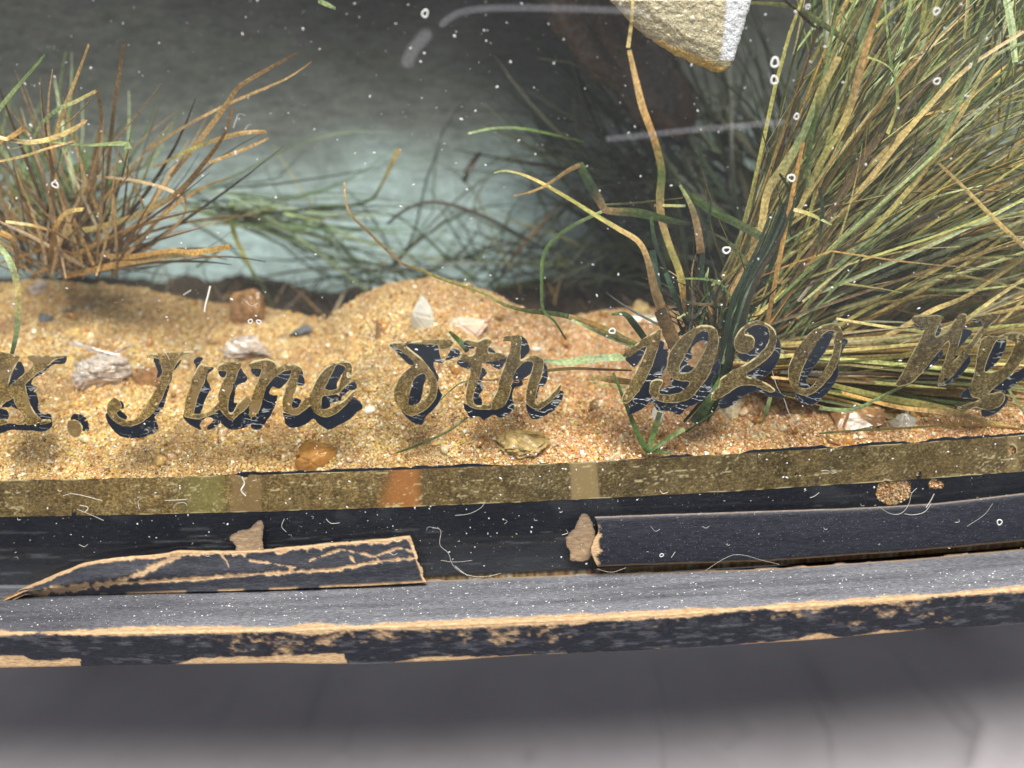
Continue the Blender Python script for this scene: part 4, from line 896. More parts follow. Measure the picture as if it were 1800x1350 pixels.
for i, (pts, a, b, w, c) in enumerate([
    ([(1548,0),(1530,60),(1512,120),(1490,200),(1440,290),(1400,380)], .5, 1.4, [7,13,12,8], [OR,TN,YG,ST]),
    ([(1474,0),(1462,62),(1450,130),(1420,220),(1380,290),(1350,335),(1338,400),(1318,470)], .6, 1.2, [5,8,9,20,17,12], [GR,PG,PG,ST,ST]),
    ([(1474,100),(1440,170),(1424,250),(1420,330)], .6, 1.2, [12,11,7], [ST,GR,PG]),
    ([(1800,55),(1700,120),(1620,200),(1540,300),(1450,420),(1360,560)], .9, 1.8, [6,10,10,8], [TN,ST,TN,OR]),
    ([(1800,75),(1740,105),(1690,200),(1600,330),(1500,440),(1400,560)], .7, 1.6, [5,9,9,7], [PG,ST,YG,TN]),
    ([(1730,60),(1700,150),(1650,250),(1600,320)], .5, 1.2, [6,8,6], [PG,PG,GR]),
    ([(1800,455),(1700,520),(1640,545),(1560,590),(1480,625)], .6, 1.4, [6,9,8], [ST,ST,TN]),
    ([(1800,490),(1720,545),(1650,600),(1560,640)], .6, 1.2, [5,8,6], [ST,YG,TN]),
    ([(1560,235),(1577,190),(1576,150),(1565,105),(1555,0)], .8, 1.6, [7,8,7], [YG,GR,PG]),
    ([(1510,100),(1540,105),(1572,130),(1580,200)], .8, 1.4, [4,6,6], [YG,PG,GR]),
    ([(1320,5),(1395,12),(1450,45),(1500,80),(1560,110)], 1.2, 2.2, [5,9,9,7], [YG,PG,YG]),
    ([(1370,305),(1390,340),(1390,390),(1330,520)], .8, 1.4, [4,7,9], [DG,GR,DG]),
    ([(1412,250),(1395,330),(1375,430),(1350,560),(1330,640)], .5, 1.0, [6,8,8], [OR,OR,BR]),
    ([(1800,590),(1700,600),(1640,585),(1560,575),(1470,560)], .6, 1.2, [5,6,4], [PG,YG,ST]),
    ([(1440,717),(1500,720),(1560,692),(1610,668)], .3, .5, [7,9,7], [PG,PG,GR]),
    ([(1440,762),(1500,757),(1600,752),(1700,747),(1830,757)], .3, .4, [5,8,6], [PG,YG,ST]),
    ([(1460,676),(1560,700),(1650,716),(1730,742)], .4, .6, [9,13,8], [YG,YG,TN]),
    ([(1480,690),(1580,716),(1680,728),(1830,766)], .4, .5, [6,9,7], [OR,TN,ST]),
    ([(1770,680),(1800,725),(1830,760)], .3, .4, [8,10], [PG,GR]),
    ([(1650,287),(1700,335),(1750,387),(1830,460)], .15, .35, [4,7,7], [TN,ST,TN]),
    ([(1345,420),(1300,395),(1250,370),(1214,343)], .8, .9, [15,15,12], [PG,GR,GR]),
    ([(1315,466),(1280,425),(1240,404)], .8, .9, [12,9,4], [YG,PG,PG]),
    ([(1354,375),(1334,430),(1310,480),(1288,530),(1272,600),(1250,680),(1202,742)], .7, 0.45, [4,7,9,8,5], [DG,DG,DG,DG]),
    ([(1364,369),(1340,430),(1315,480),(1293,530),(1276,600),(1255,680),(1210,742)], .7, 0.50, [4,7,9,8,5], [DG,(.05,.09,.05),DG,DG]),
    ([(1372,363),(1346,430),(1319,480),(1297,530),(1279,600),(1259,680),(1217,742)], .7, 0.55, [4,7,9,8,5], [DG,DG,(.04,.07,.04),DG]),
    ([(1380,357),(1351,430),(1323,480),(1301,530),(1282,600),(1263,680),(1223,742)], .7, 0.45, [4,7,9,8,5], [DG,DG,DG,DG]),
    ([(1388,351),(1356,430),(1327,480),(1305,530),(1286,600),(1267,680),(1230,742)], .7, 0.50, [4,7,9,8,5], [DG,(.10,.13,.09),DG,DG]),
    ([(1396,345),(1361,430),(1331,480),(1309,530),(1289,600),(1271,680),(1236,742)], .7, 0.55, [4,7,9,8,5], [DG,DG,(.05,.09,.05),DG]),
    ([(1404,339),(1366,430),(1335,480),(1313,530),(1292,600),(1275,680),(1242,742)], .7, 0.45, [4,7,9,8,5], [DG,DB,DG,DG]),
    ([(1395,330),(1368,395),(1340,460),(1316,520),(1300,590)], .9, .6, [10,14,14], [DG,DG,DG]),
    ([(1330,400),(1318,460),(1290,500),(1270,545)], 1.0, .9, [16,14,10], [ST,TN,BR]),
    ([(1462,395),(1420,375),(1380,365)], .5, .8, [4,8,6], [GR,YG,TN]),
    ([(1440,330),(1446,370),(1440,420),(1436,450)], .5, .8, [5,10,8], [DG,DG,GR]),
    ]):
    T_(pts, a, b, w, c, parent=big, seed=i)
# 2: dark sprig with the tall broken blade and the bent blades
sp = tuft('grass_sprig', 1215, 640, 'dark broken sprig of grass with one very tall bent tan blade')
for i, (pts, a, b, w, c, sh) in enumerate([
    ([(1113,-6),(1110,40),(1104,84)], .5, .55, [5,6,7], [ST,ST,ST], 1),
    ([(1106,88),(1120,150),(1130,190),(1150,245),(1163,300),(1160,345),(1164,390),(1180,440),(1195,480),(1206,540),(1215,610)], .5, 1.0, [8,14,14,16,13,16,12], [TN,TN,OR,GR,TN,YG,OR,BR], 0),
    ([(868,304),(890,300),(930,311),(985,340),(1040,374),(1090,404),(1122,424),(1138,455),(1150,505),(1165,550),(1182,612)], .5, .9, [8,10,9,10,11,18,14], [PG,ST,YG,YG,TN,BR,BR,DB], 0),
    ([(903,345),(950,331),(1000,299),(1020,290)], .4, .5, [3,5,9], [TN,TN,BR], 0),
    ([(1018,288),(1035,320),(1056,356),(1066,370),(1120,374),(1180,388),(1218,396)], .5, .9, [14,17,12,16,13,8], [GR,DG,BR,GR,GR,DG], 0),
    ([(1060,360),(1110,357),(1160,352),(1200,348)], .8, .9, [4,6,6], [PG,PG,YG], 0),
    ([(1150,361),(1205,362)], .8, .9, [5,5], [ST,PG], 0),
    ([(995,597),(975,565),(955,545),(952,500),(955,450),(975,420),(1010,395),(1062,370)], .9, 1.0, [3,5,6,7,7,5], [DG,GR,GR,GR,PG], 0),
    ([(1251,354),(1245,390),(1236,430),(1232,495)], .7, .8, [5,9,9], [DG,DG,DG], 1),
    ([(1195,325),(1214,360),(1226,400),(1232,445)], .8, .8, [5,12,14], [PG,BR,BR], 0),
    ([(1222,395),(1220,440),(1226,500)], .9, .9, [8,9,10], [DG,DG,DG], 0),
    ([(1144,374),(1150,420),(1165,460),(1178,485),(1205,500)], .7, .9, [5,8,8,5], [GR,DG,DG,DG], 0),
    ([(1147,440),(1156,500),(1166,560)], .9, 1.0, [10,12,14], [(.05,.09,.06),(.05,.09,.06),DG], 0),
    ([(1170,480),(1190,530),(1206,570)], .7, .9, [8,14,8], [(.05,.09,.06),DG,DG], 0),
    ([(1160,545),(1175,580),(1195,625)], .5, .7, [22,26,20], [DB,BR,DB], 0),
    ([(1195,490),(1230,490),(1262,496),(1282,520),(1285,545)], .6, .8, [3,5,5], [GR,GR,GR], 0),
    ([(1208,492),(1222,518),(1235,532)], .6, .7, [3,3], [DG,DG], 1),
    ([(1200,530),(1250,535),(1280,512)], .6, .8, [4,6,6], [DG,BR,DG], 0),
    ([(1075,553),(1098,552),(1115,570),(1134,596)], .5, .7, [4,12,12], [GR,DG,DG], 0),
    ([(1245,470),(1240,500),(1244,520)], .7, .8, [3,7,9], [PG,PG,GR], 0),
    ([(1190,560),(1215,550),(1235,575)], .7, .9, [3,5,4], [PG,PG,BR], 0),
    ([(1220,560),(1244,530),(1280,500)], .6, .8, [5,6,5], [DG,DG,DG], 0),
    ([(1270,640),(1282,600),(1300,555)], .5, .6, [5,6,4], [GR,PG,GR], 0),
    ([(1330,490),(1300,530),(1270,590)], .6, .7, [2,3,3], [PG,PG,GR], 0),
    ([(1222,745),(1250,700),(1268,665)], .35, .45, [20,16,10], [DG,GR,GR], 0),
    ([(1205,760),(1240,735),(1290,700)], .35, .45, [5,5,5], [DG,GR,PG], 0),
    ]):
    T_(pts, a, b, w, c, parent=sp, seed=40+i, sharp=bool(sh))
fan(sp, 60, 40, lambda r, n: (1180+r.random(n)*110, 600-r.random(n)*40), lambda r, n, b: R_(40)+r.random(n)*R_(110), lambda r, n, t: 50+r.random(n)*110,
    lambda r, n, t: (.6+r.random(n)*.6, .5+r.random(n)), lambda r, n: 3+r.random(n)*6, [DG, DG, GR, DB, BR], (0, .5), 206)
# 3: single long stems lying over the sand
def lone(name, label, specs, seed):
    P = hit(*specs[0][0][-1]); e = empty(name, Vector(P.tolist())); prop(e, label, 'grass')
    for i, (pts, a, b, w, c) in enumerate(specs): T_(pts, a, b, w, c, parent=e, seed=seed+i)
lone('long_grass_stem', 'long thin grass stem arching from the blue backdrop across to the figure 1', [
    ([(605,320),(612,370),(650,410),(705,462),(740,475),(790,495),(850,515),(885,535),(930,547),(985,553),(1040,570),(1110,602)], 2.2, .5, [3,5,5,6,5,9,12,13], [TN,BR,BR,YG,YG,GR,PG,ST])], 80)
lone('olive_leaf', 'olive folded leaf pointing at the top of the figure 1', [
    ([(1000,556),(1050,574),(1095,595),(1125,608)], .7, .5, [10,15,14,8], [ST,OR,YG,GR]), ([(1005,562),(1060,588),(1115,612)], .6, .5, [5,7,5], [PG,DG,GR])], 84)
lone('flat_leaf_pair', 'pair of flat striped leaves lying between h and 1', [
    ([(940,632),(990,637),(1050,630),(1110,628)], .6, .5, [6,14,16,12], [GR,PG,PG,GR]), ([(935,655),(1000,648),(1060,650),(1110,652)], .6, .5, [9,15,14,10], [YG,YG,DB,DB]),
    ([(1040,662),(1080,668),(1110,672)], .5, .5, [8,16,16], [ST,TN,TN]), ([(1040,672),(1070,678),(1100,680)], .5, .5, [3,5,5], [PG,ST,PG])], 88)
lone('thin_stem', 'thin dark green stem lying under the letters t and h', [
    ([(697,796),(740,780),(790,757),(822,733)], .25, .3, [4,6,6,5], [GR,GR,PG,PG]), ([(772,705),(795,684),(816,671),(860,668),(935,667)], .4, .4, [4,6,3,3], [GR,PG,DG,DB])], 94)
lone('green_sprout', 'small three-bladed green sprout at the gilt line under the figure 1', [
    ([(1078,655),(1098,705),(1122,765),(1140,796)], .3, .22, [4,6,9,11], [GR,GR,GR,GR]), ([(1160,725),(1150,758),(1140,794)], .25, .22, [9,10,8], [PG,GR,GR]),
    ([(1203,754),(1172,772),(1140,796)], .25, .22, [8,9,6], [PG,GR,GR]), ([(1180,798),(1155,793),(1136,790)], .2, .22, [3,8,8], [GR,GR,GR])], 97)
lone('short_green_blade', 'short green blade over the crusty stone under the figure 2', [([(1354,698),(1344,735),(1336,752)], .3, .3, [9,10,4], [PG,GR,PG])], 102)
lone('pale_curved_blade', 'pale curved blade hanging down the sand at far left', [([(-10,425),(12,450),(28,490),(32,540),(28,590),(20,625)], 1.0, .5, [9,11,10,9,6], [PG,PG,ST,PG,DG])], 103)
lone('leaf_scrap', 'green leaf scrap behind the flag of the figure 8', [([(790,583),(808,600),(822,618)], .3, .4, [5,10,9], [GR,GR,DG]), ([(786,580),(770,602),(760,625)], .2, .25, [2,2.5,2], [ST,ST,PG])], 105)
# 4: brown tuft at the left
lb = tuft('dry_grass_tuft', 110, 490, 'dry brown tuft of coarse grass at the left')
for i, (pts, a, b, w, c) in enumerate([
    ([(156,78),(135,135),(113,190),(98,240),(92,300),(88,460)], 2.6, 4.5, [6,8,8,9], [TN,TN,OR,BR]),
    ([(217,75),(210,130),(203,170),(196,230),(180,400)], 3, 5, [7,7,5], [BR,BR,BR]),
    ([(80,95),(50,130),(20,165),(-20,215)], 2.0, 3, [8,9,8], [GR,PG,PG]),
    ([(168,160),(130,180),(105,190),(75,215),(58,245)], 2.3, 2.8, [6,7,4], [ST,PG,PG]),
    ([(170,155),(178,210),(165,290),(150,440)], 3.6, 5, [6,12,10], [BR,BB,BR]),
    ([(523,93),(470,122),(420,152),(402,178),(360,235),(300,310)], 2.6, 4.0, [5,7,9,7], [BR,TN,TN,BB]),
    ([(548,108),(500,140),(400,183),(320,225),(250,270)], 3, 4.4, [4,7,7,7], [BR,TN,BB,BR]),
    ([(468,232),(430,233),(380,246),(330,265),(270,295)], 2.6, 3.8, [7,8,6,5], [TN,TN,YG,BR]),
    ([(472,243),(430,262),(368,286)], 2.6, 2.9, [5,7,5], [BR,TN,TN]),
    ([(408,190),(395,235),(360,285),(310,340),(250,375),(180,398),(115,410)], 2.2, 4, [4,7,8,10,9], [OR,OR,TN,ST,ST]),
    ([(170,160),(150,185),(130,205),(105,225)], 2.4, 2.6, [6,9,5], [ST,TN,OR]),
    ([(405,433),(350,443),(290,450),(220,462),(110,486)], 1.8, 4.0, [9,12,11,10], [OR,ST,OR,OR]),
    ([(350,447),(300,440),(220,452),(130,440)], 2, 4.0, [7,9,8], [OR,OR,BR]),
    ([(146,368),(118,373),(100,395),(92,430),(88,465)], 2.4, 3.6, [8,10,8], [ST,OR,BR]),
    ([(10,390),(50,395),(90,405),(120,420)], 2.4, 3.2, [5,6,5], [ST,TN,BR]),
    ([(325,345),(325,375),(300,405),(240,450)], 3, 4.2, [6,8,6], [TN,BB,BR]),
    ([(170,310),(240,318),(300,335),(325,355)], 3, 3.2, [4,6,6], [BB,TN,BB]),
    ([(-10,240),(50,250),(100,240),(150,215),(142,212)], 2, 2.6, [6,9,9,6], [ST,ST,TN]),
    ([(-10,285),(40,275),(80,262),(130,248)], 2.2, 2.8, [5,6,4], [TN,ST,TN]),
    ([(40,226),(20,240),(-10,255)], 2, 2.2, [9,9], [OR,TN]),
    ([(0,408),(20,420),(30,450),(28,480)], 2, 2.4, [9,10,8], [OR,BR,BR]),
    ([(225,262),(218,252),(150,255),(80,250),(20,262)], 2.6, 3, [14,8,6,6], [PG,PG,YG]),
    ]):
    T_(pts, a, b, w, c, parent=lb, seed=120+i)
fan(lb, 130, 60, lambda r, n: (40+r.random(n)*170, 490-r.random(n)*30), lambda r, n, b: R_(8)+r.random(n)**.8*R_(150), lambda r, n, t: 130+r.random(n)*250,
    lambda r, n, t: (3.2+r.random(n)*2, 2.2+r.random(n)*3.6), lambda r, n: 4+r.random(n)*4.5, [BR, BR, BB, TN, OR, DB, BR], (0, .3), 207)
lg = tuft('green_grass_tuft', 40, 460, 'blurred green grass growing behind the dry brown tuft')
fan(lg, 150, 30, lambda r, n: (-60+r.random(n)*240, 450-r.random(n)*120), lambda r, n, b: R_(10)+r.random(n)*R_(150), lambda r, n, t: 80+r.random(n)*190,
    lambda r, n, t: (5+r.random(n)*1.5, 6+r.random(n)*4), lambda r, n: 5+r.random(n)*5, [GR, GR, PG, PG, (.10,.13,.05)], (0, .3), 208)
# 5: wispy weed trailing across the backdrop
wd = tuft('trailing_weed', 330, 420, 'wispy pale green weed trailing across the blue backdrop')
fan(wd, 52, 30, lambda r, n: (290+r.random(n)*150, 330+r.random(n)*70), lambda r, n, b: R_(-28)+r.random(n)*R_(40), lambda r, n, t: 180+r.random(n)*260,
    lambda r, n, t: (6.5+r.random(n)*1.5, 7.5+r.random(n)*2), lambda r, n: 4+r.random(n)*4.5, [(.14,.21,.10), PG, (.12,.2,.09), (.2,.22,.1)], (-.2, .3), 209)
for i, (pts, a, b, w, c) in enumerate([
    ([(702,262),(690,285),(665,335),(650,352),(610,363),(560,362)], 7, 8, [9,5,5,6], [ST,GR,GR]),
    ([(405,385),(415,420),(432,455),(450,492)], 6, 6, [9,11,9], [GR,YG,GR]),
    ([(345,470),(400,430),(405,432)], 6, 6, [5,5], [GR,GR]),
    ([(560,1),(575,8),(590,15)], 4, 4, [8,8,4], [PG,PG,PG]),
    ]): T_(pts, a, b, w, c, parent=wd, seed=160+i)
bw = tuft('background_weed', 900, 520, 'thin dark weed stems standing before the blue backdrop in the middle')
fan(bw, 120, 30, lambda r, n: (640+r.random(n)*500, 520-r.random(n)*60), lambda r, n, b: np.where(r.random(n) < .5, R_(4)+r.random(n)*R_(50), R_(130)+r.random(n)*R_(46)), lambda r, n, t: 90+r.random(n)*270,
    lambda r, n, t: (7.5+r.random(n)*1.5, 8+r.random(n)*2), lambda r, n: 3.5+r.random(n)*4.5, [GR, DG, (.07,.10,.05), (.06,.06,.03), GR, YG], (0, .55), 210)
for i, (pts, a, b, w, c) in enumerate([
    ([(680,395),(710,370),(750,356),(800,362),(870,390),(960,440)], 7, 7.5, [7,9,9,7], [DG,DB,DG]),
    ([(880,480),(920,430),(960,385),(1010,330)], 8, 8, [7,7,5], [DB,BR,DG]),
    ([(655,480),(720,470),(790,463),(900,462),(1000,466)], 7.5, 8, [4,6,6], [DG,DG,GR]),
    ([(815,320),(828,290),(845,268)], 8, 8, [9,12,6], [DG,DB,DG]),
    ([(925,170),(945,210),(970,250),(990,285)], 9, 9, [8,14,10], [DG,DG,DG]),
    ([(822,235),(870,225),(920,226),(970,236),(1030,250)], 4, 5, [5,7,4], [PG,GR,GR]),
    ([(630,470),(600,420),(640,400),(640,380)], 8, 8, [5,5], [GR,GR]),
    ([(1085,85),(1095,100),(1105,92)], 3, 3, [5,5], [GR,GR]),
    ]): T_(pts, a, b, w, c, parent=bw, seed=170+i)
# 6: green mass behind the sprig, its shade put into the blade colours
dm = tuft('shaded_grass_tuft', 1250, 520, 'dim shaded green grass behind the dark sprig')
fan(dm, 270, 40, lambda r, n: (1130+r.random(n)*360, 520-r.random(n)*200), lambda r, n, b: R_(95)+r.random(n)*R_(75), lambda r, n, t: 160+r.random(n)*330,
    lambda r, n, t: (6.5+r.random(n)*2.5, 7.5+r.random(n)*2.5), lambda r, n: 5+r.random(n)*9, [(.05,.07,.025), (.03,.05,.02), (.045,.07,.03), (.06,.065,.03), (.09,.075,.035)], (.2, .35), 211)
# short dark roots tangled along the foot of the backdrop
rt = empty('root_litter', (0, 9, 5)); prop(rt, 'dark fibrous litter along the foot of the blue backdrop', 'plant litter', kind='stuff')
fan(rt, 420, 0, lambda r, n: (r.random(n)*1900-50, 560-r.random(n)*45), lambda r, n, b: r.random(n)*R_(180), lambda r, n, t: 20+r.random(n)*70,
    lambda r, n, t: (7+r.random(n)*2, 7.5+r.random(n)*2), lambda r, n: 3+r.random(n)*4, [DB, BR, DB, (.05,.05,.03)], (0, .6), 212)

# ---------------------------------------------------------------- fish: only the hanging fins reach into the picture
fish = empty('mounted_fish', (4, 4.5, 16)); prop(fish, 'mounted fish above the grass, its pale gold-edged fin and brown fin hanging into view', 'fish')
M_FIN = m_vcol('glittering_fin', .3, .7, 28, .7, bmp=.9, coat=.5)
M_FBODY = m_vcol('fish_skin', .35, .6, 8, .6, bmp=.6, coat=.4)
def slab(name, poly, s, th, colf, m, parent, st=2.2, bulge=.25):
    g = smooth_poly(poly, 3); U, Vv = grid_for([g], 6, st); f = poly_sdf(g, U, Vv)+(fbm(U*.08, Vv*.08, 5, 3)-.5)*7
    px, py, F, fv = march(U, Vv, f); b = bulge*np.sqrt(np.clip(fv/40, 0, 1))
    tex = .05*(fbm(px*.12, py*.12, 7, 3)-.5)
    up = (3.0 if s < 4 else -1.6)*np.clip(-py/420, 0, 1)**.8
    P1 = at(px, py, s-b+tex+up); P2 = at(px, py, s+th+up)
    n = len(px); V = np.concatenate([P1, P2]); FF = list(F)+[tuple(i+n for i in reversed(q)) for q in F]
    from collections import Counter
    E = Counter(); D = {}
    for q in F:
        for i in range(len(q)):
            e = (q[i], q[(i+1) % len(q)]); k = tuple(sorted(e)); E[k] += 1; D[k] = e
    for k, c in E.items():
        if c == 1: a, bb_ = D[k]; FF.append((bb_, a, a+n, bb_+n))
    C = colf(px, py, fv); C = np.concatenate([C, C])
    me = mesh(name, V-np.array(parent.location), FF, {'Col': C}); o = link(name, me, m, parent); return o
def fincol(px, py, fv):
    n = fbm(px*.15, py*.15, 3, 3)[:, None]
    c = np.array([.30,.25,.15])*(1-n)+np.array([.62,.52,.33])*n
    edge = sstep(16, 6, np.abs(py-(88+(px-1175)*.42)))[:, None]*(py > 70)[:, None]; c = c*(1-edge)+np.array([.70,.45,.08])*edge
    wl = sstep(1262+(110-py)*.10, 1272+(110-py)*.10, px)[:, None]*(py < 106)[:, None]; c = c*(1-wl)+np.array([.85,.85,.92])*wl
    return c
slab('gold_edged_fin', [(985,-400),(1020,-200),(1050,-60),(1072,0),(1105,35),(1132,62),(1172,88),(1200,104),(1235,120),(1262,127),(1282,121),(1292,100),(1306,50),(1324,-10),(1345,-70),(1385,-220),(1420,-400)], 1.6, .5, fincol, M_FIN, fish)
def brcol(px, py, fv):
    n = fbm((px+py*.4)*.02, (py-px)*.05, 3, 3)[:, None]; return np.array([.04,.022,.014])*(1-n)+np.array([.105,.058,.034])*n*(.45+1.1*sstep(.3, .7, vn((px-py*.55)*.07, py*.004, 9)))[:, None]
slab('brown_fin', [(830,-330),(890,-160),(925,-60),(960,30),(995,80),(1030,130),(1085,170),(1120,225),(1165,228),(1200,250),(1225,205),(1215,160),(1190,100),(1170,40),(1160,-60),(1150,-180),(1150,-330)], 7.6, .6, brcol, M_FBODY, fish, 4, .4)
ub = np.linspace(0, 1, 60); vb = np.linspace(0, 2*math.pi, 32)
Ub, Vb = np.meshgrid(ub, vb, indexing='ij'); prof_ = np.interp(Ub, [0, .1, .35, .6, .85, 1], [.05, .5, 1, .9, .4, .2])
Pb = np.stack([-11+24*Ub, 5.6+1.9*prof_*np.cos(Vb), 21.5+2.8*prof_*np.sin(Vb)], -1).reshape(-1, 3)
cb = np.where((np.sin(Vb) > .1).ravel()[:, None], np.array([.10,.09,.05]), np.array([.40,.33,.20]))
link('body', mesh('body', Pb-np.array([4, 4.5, 16]), gridfaces(60, 32), {'Col': cb}, smooth=True), M_FBODY, fish)

# ---------------------------------------------------------------- marks on the glass: dust, rings, painted reflections, lint
def discs(name, cu, cv, rr, s, seed, m):
    r = np.random.default_rng(seed); n = len(cu); k = 6; P = at(cu, cv, s); an = r.random(n)[:, None]*6.3+np.linspace(0, 2*math.pi, k, endpoint=False)[None]
    el = 1+r.random(n)*.9; rot = r.random(n)*3.1; rad = (rr*16.5/FPX)[:, None]*(.75+.5*r.random((n, k)))
    a = rad*np.cos(an)*el[:, None]; b = rad*np.sin(an); c, s_ = np.cos(rot)[:, None], np.sin(rot)[:, None]
    X = P[:, 0, None]+a*c-b*s_; Z = P[:, 2, None]+a*s_+b*c; Y = s+BOW*X*X
    V = np.stack([X, Y, Z], -1); top = P.copy(); top[:, 1] -= rr*16.5/FPX*.7
    V = np.concatenate([V, top[:, None]], 1).reshape(-1, 3)
    j = np.arange(k); F = np.stack([j, (j+1) % k, np.full(k, k)], 1)[None]+(np.arange(n)*(k+1))[:, None, None]
    me = mesh(name, V, F.reshape(-1, 3)); return me
n = 4200; r = np.random.default_rng(77)
cu = r.random(n)*1840-20; cv = r.random(n)*1010
keep = r.random(n) < np.where(cv > 780, 1.0, .42)
cu, cv = cu[keep], cv[keep]; bot_ = np.interp(cu, [0, 745, 746, 1045, 1046, 1800], [960, 940, 1000, 1000, 900, 860]); ok = cv < bot_; cu, cv = cu[ok], cv[ok]
rr = .32+1.6*r.random(len(cu))**5.5
part('glass_dust', discs('glass_dust', cu, cv, rr, -.206, 78, M_DUST), M_DUST, None, None, 'stuff')
# dust on ledge
n = 1500; P = atz(r.random(n)*1840-20, 1000+r.random(n)*100, .012); sel = (P[:, 1]-BOW*P[:, 0]**2 > -1.85) & (P[:, 1]-BOW*P[:, 0]**2 < -.35); P = P[sel]; n = len(P); rad = .005+.012*r.random(n)**3
an = np.linspace(0, 2*math.pi, 5, endpoint=False); V = np.stack([P[:, None, 0]+rad[:, None]*np.cos(an)*1.6, P[:, None, 1]+rad[:, None]*np.sin(an), np.full((n, 5), .0)], -1)
top = P.copy(); top[:, 2] = rad*.9; V = np.concatenate([V, top[:, None]], 1).reshape(-1, 3); j = np.arange(5)
F = (np.stack([j, (j+1) % 5, np.full(5, 5)], 1)[None]+(np.arange(n)*6)[:, None, None]).reshape(-1, 3)
part('ledge_dust', mesh('ledge_dust', V, F), M_DUST, None, None, 'stuff')
# dried droplet rings
def ring(u, v, ro, ri, s=-.203):
    P = at(u, v, s)[0]; sc = 16.5/FPX; R, t = (ro+ri)/2*sc, (ro-ri)/2*sc; a = np.linspace(0, 2*math.pi, 20, endpoint=False); b = np.linspace(0, 2*math.pi, 6, endpoint=False)
    A, B = np.meshgrid(a, b, indexing='ij'); rj = 1+.12*np.sin(A*2+u)+.08*np.sin(A*3+v)
    X = (R*rj+t*np.cos(B))*np.cos(A); Z = (R*rj+t*np.cos(B))*np.sin(A); Y = -t*.5*np.sin(B)
    V = (np.stack([X, Y, Z], -1)+P).reshape(-1, 3); i, j = np.meshgrid(np.arange(20), np.arange(6), indexing='ij')
    F = np.stack([i*6+j, ((i+1) % 20)*6+j, ((i+1) % 20)*6+(j+1) % 6, i*6+(j+1) % 6], -1).reshape(-1, 4)
    part('dried_droplet_ring', mesh('dried_droplet_ring', V, F, smooth=True), M_RING)
M_RING = m_plain('dried_droplet', (.75, .76, .76), .3, .6)
for u, v, ro in [(97,325,6),(440,565,4.5),(455,566,4.5),(1277,440,7),(1076,582,6),(1362,110,8),(1361,141,7),(1400,205,5),(1391,313,7),(1646,20,6),(1647,143,6),(747,24,6),(1188,969,5),(1420,12,4)]:
    ring(u, v, ro, ro*.55)
for u, v, ro in [(1163,976,4),(1757,918,6)]: ring(u, v, ro, ro*.6, -.62)
# reflections on the pane, drawn as milky streaks
for P0, w in (([(716,108),(728,85),(748,62)], 16), ([(778,42),(800,25),(840,16),(900,14),(1000,15),(1130,20)], 9), ([(1070,244),(1130,238),(1200,230),(1290,222),(1375,214)], 8)):
    Q = resample(np.array(P0, float), 24); U, Vv = np.meshgrid(np.arange(Q[:, 0].min()-w*1.5, Q[:, 0].max()+w*1.5, 3), np.arange(Q[:, 1].min()-w*1.5, Q[:, 1].max()+w*1.5, 3), indexing='ij')
    f = w-line_d([tuple(q) for q in Q], U, Vv)
    sheet('painted_reflection', f, U, Vv, -.204, M_REFLECT, case, lambda px, py, fv, P, w=w: {'film': sstep(0, w*.7, fv)})
# lint and hairs (round thin tubes)
def hair(V_, F_, pts, s, w, seed=0):
    q = resample(np.array(pts, float), max(8, len(pts)*4)); P = at(q[:, 0], q[:, 1], s); k = len(P)
    T = np.gradient(P, axis=0); T /= np.linalg.norm(T, axis=1)[:, None]; sd = np.cross(T, [0, -1, 0]); sd /= np.linalg.norm(sd, axis=1)[:, None]+1e-9; nn = np.cross(sd, T)
    w = w*.66*16/FPX/2; a = np.array([0, 2.09, 4.19]); ringp = P[:, None]+w*(np.cos(a)[None, :, None]*sd[:, None]+np.sin(a)[None, :, None]*nn[:, None])
    b = sum(len(x) for x in V_); V_.append(ringp.reshape(-1, 3)); i, j = np.meshgrid(np.arange(k-1), np.arange(3), indexing='ij')
    F_.append(np.stack([i*3+j, i*3+(j+1) % 3, i*3+3+(j+1) % 3, i*3+3+j], -1).reshape(-1, 4)+b)
V_, F_ = [], []
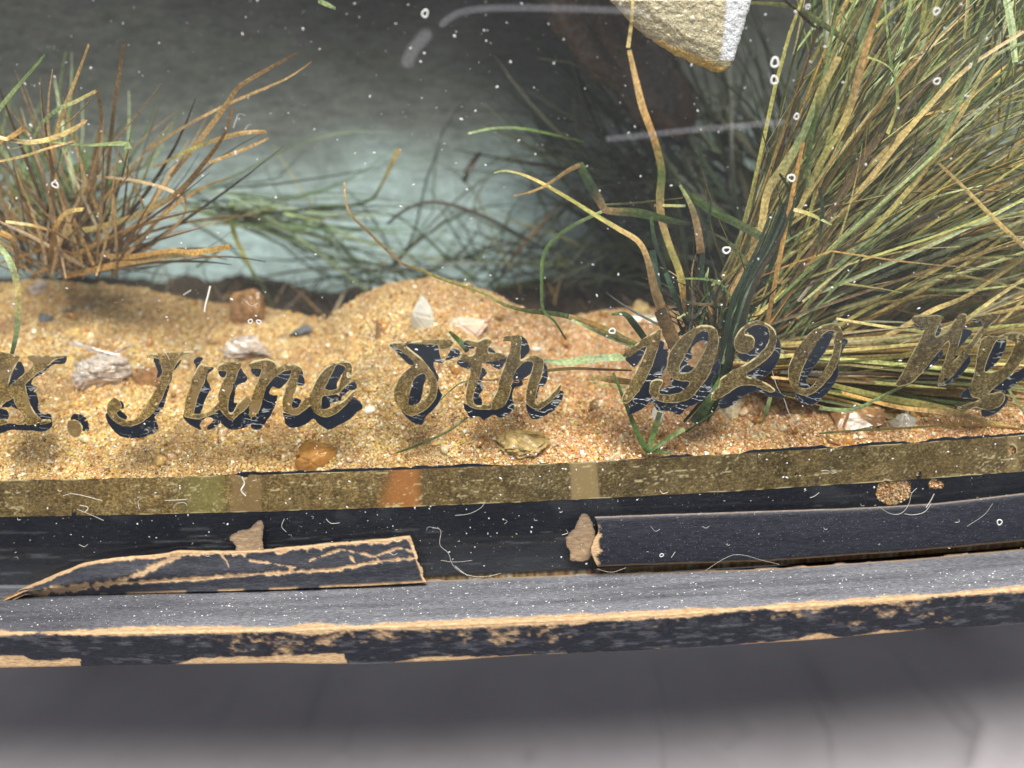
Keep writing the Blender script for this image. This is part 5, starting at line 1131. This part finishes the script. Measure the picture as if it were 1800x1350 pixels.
for pts, s, w in [
    ([(1545,890),(1565,903),(1585,902),(1598,885),(1602,868),(1612,858)], -.55, 1.3), ([(1590,903),(1605,905),(1625,900),(1637,885)], -.55, 1.6), ([(1628,892),(1636,880),(1642,868)], -.55, 2.6),
    ([(760,928),(775,932),(773,958),(788,972),(797,995),(820,1010),(850,1014),(880,1008)], -.24, 1.3), ([(775,985),(800,988),(830,985)], -.24, 1), ([(800,995),(812,1005),(822,1012)], -.24, 2),
    ([(800,906),(825,903),(846,892),(853,880)], -.22, 1.3), ([(573,912),(582,920),(597,919)], -.22, 1.6), ([(500,912),(495,925),(503,935)], -.22, 1.2),
    ([(304,893),(310,885),(325,884),(329,890)], -.22, 1.3), ([(1443,828),(1455,827),(1463,832),(1470,830)], -.22, 1.8), ([(1424,875),(1432,872),(1440,866)], -.22, 1.6),
    ([(135,895),(160,905),(182,915)], -.22, 1.2), ([(140,888),(155,892),(150,900)], -.22, 2), ([(410,225),(415,210),(420,200),(432,203)], -.22, 1.8), ([(430,228),(436,220),(442,219)], -.22, 2.2),
    ([(370,503),(366,520),(362,535),(360,548)], -.22, 6), ([(322,518),(335,510)], -.22, 5), ([(433,530),(442,538),(452,533)], -.22, 2), ([(285,615),(292,622),(298,632)], -.22, 1.3),
    ([(1357,650),(1366,680),(1378,700),(1388,728),(1405,748),(1422,762)], .10, 2.2), ([(1144,925),(1152,934),(1160,930)], -.56, 1.2), ([(1240,1003),(1290,975),(1340,985),(1370,992)], -.58, .9),
    ([(425,838),(430,850),(424,862),(432,872)], -.22, 4.5), ([(290,880),(310,879),(328,878)], -.22, 2.2), ([(135,312),(142,318),(150,322)], -.22, 1.3), ([(12,355),(18,360),(16,368)], -.22, 1.4),
    ([(1187,970),(1180,980)], -.58, 1), ([(1700,925),(1730,905),(1745,885)], -.56, .8), ([(1050,1000),(1075,1006),(1100,998)], -.6, .9),
    ([(180,880),(130,868),(110,872)], -.22, .9), ([(245,895),(243,880),(256,874)], -.22, 1.1)]:
    hair(V_, F_, pts, s, w)
rr_ = np.random.default_rng(5)
for i in range(70):   # random short lint on glass, bead and ledge edge
    u0, v0 = rr_.random()*1800, 830+rr_.random()*150; a = rr_.random()*6.3; l = 1.5+rr_.random()**2*9
    hair(V_, F_, [(u0, v0), (u0+l*math.cos(a), v0+l*.6*math.sin(a)), (u0+1.6*l*math.cos(a+.8), v0+l*math.sin(a+.8))], -.23 if v0 < 905-u0*.025 else -.60, .5+rr_.random()*.6)
o = link('lint', mesh('lint', np.concatenate(V_), np.concatenate(F_)), M_FIBRE)
prop(o, 'pale lint and stray hairs clinging to the glass and bead', 'lint', kind='stuff')
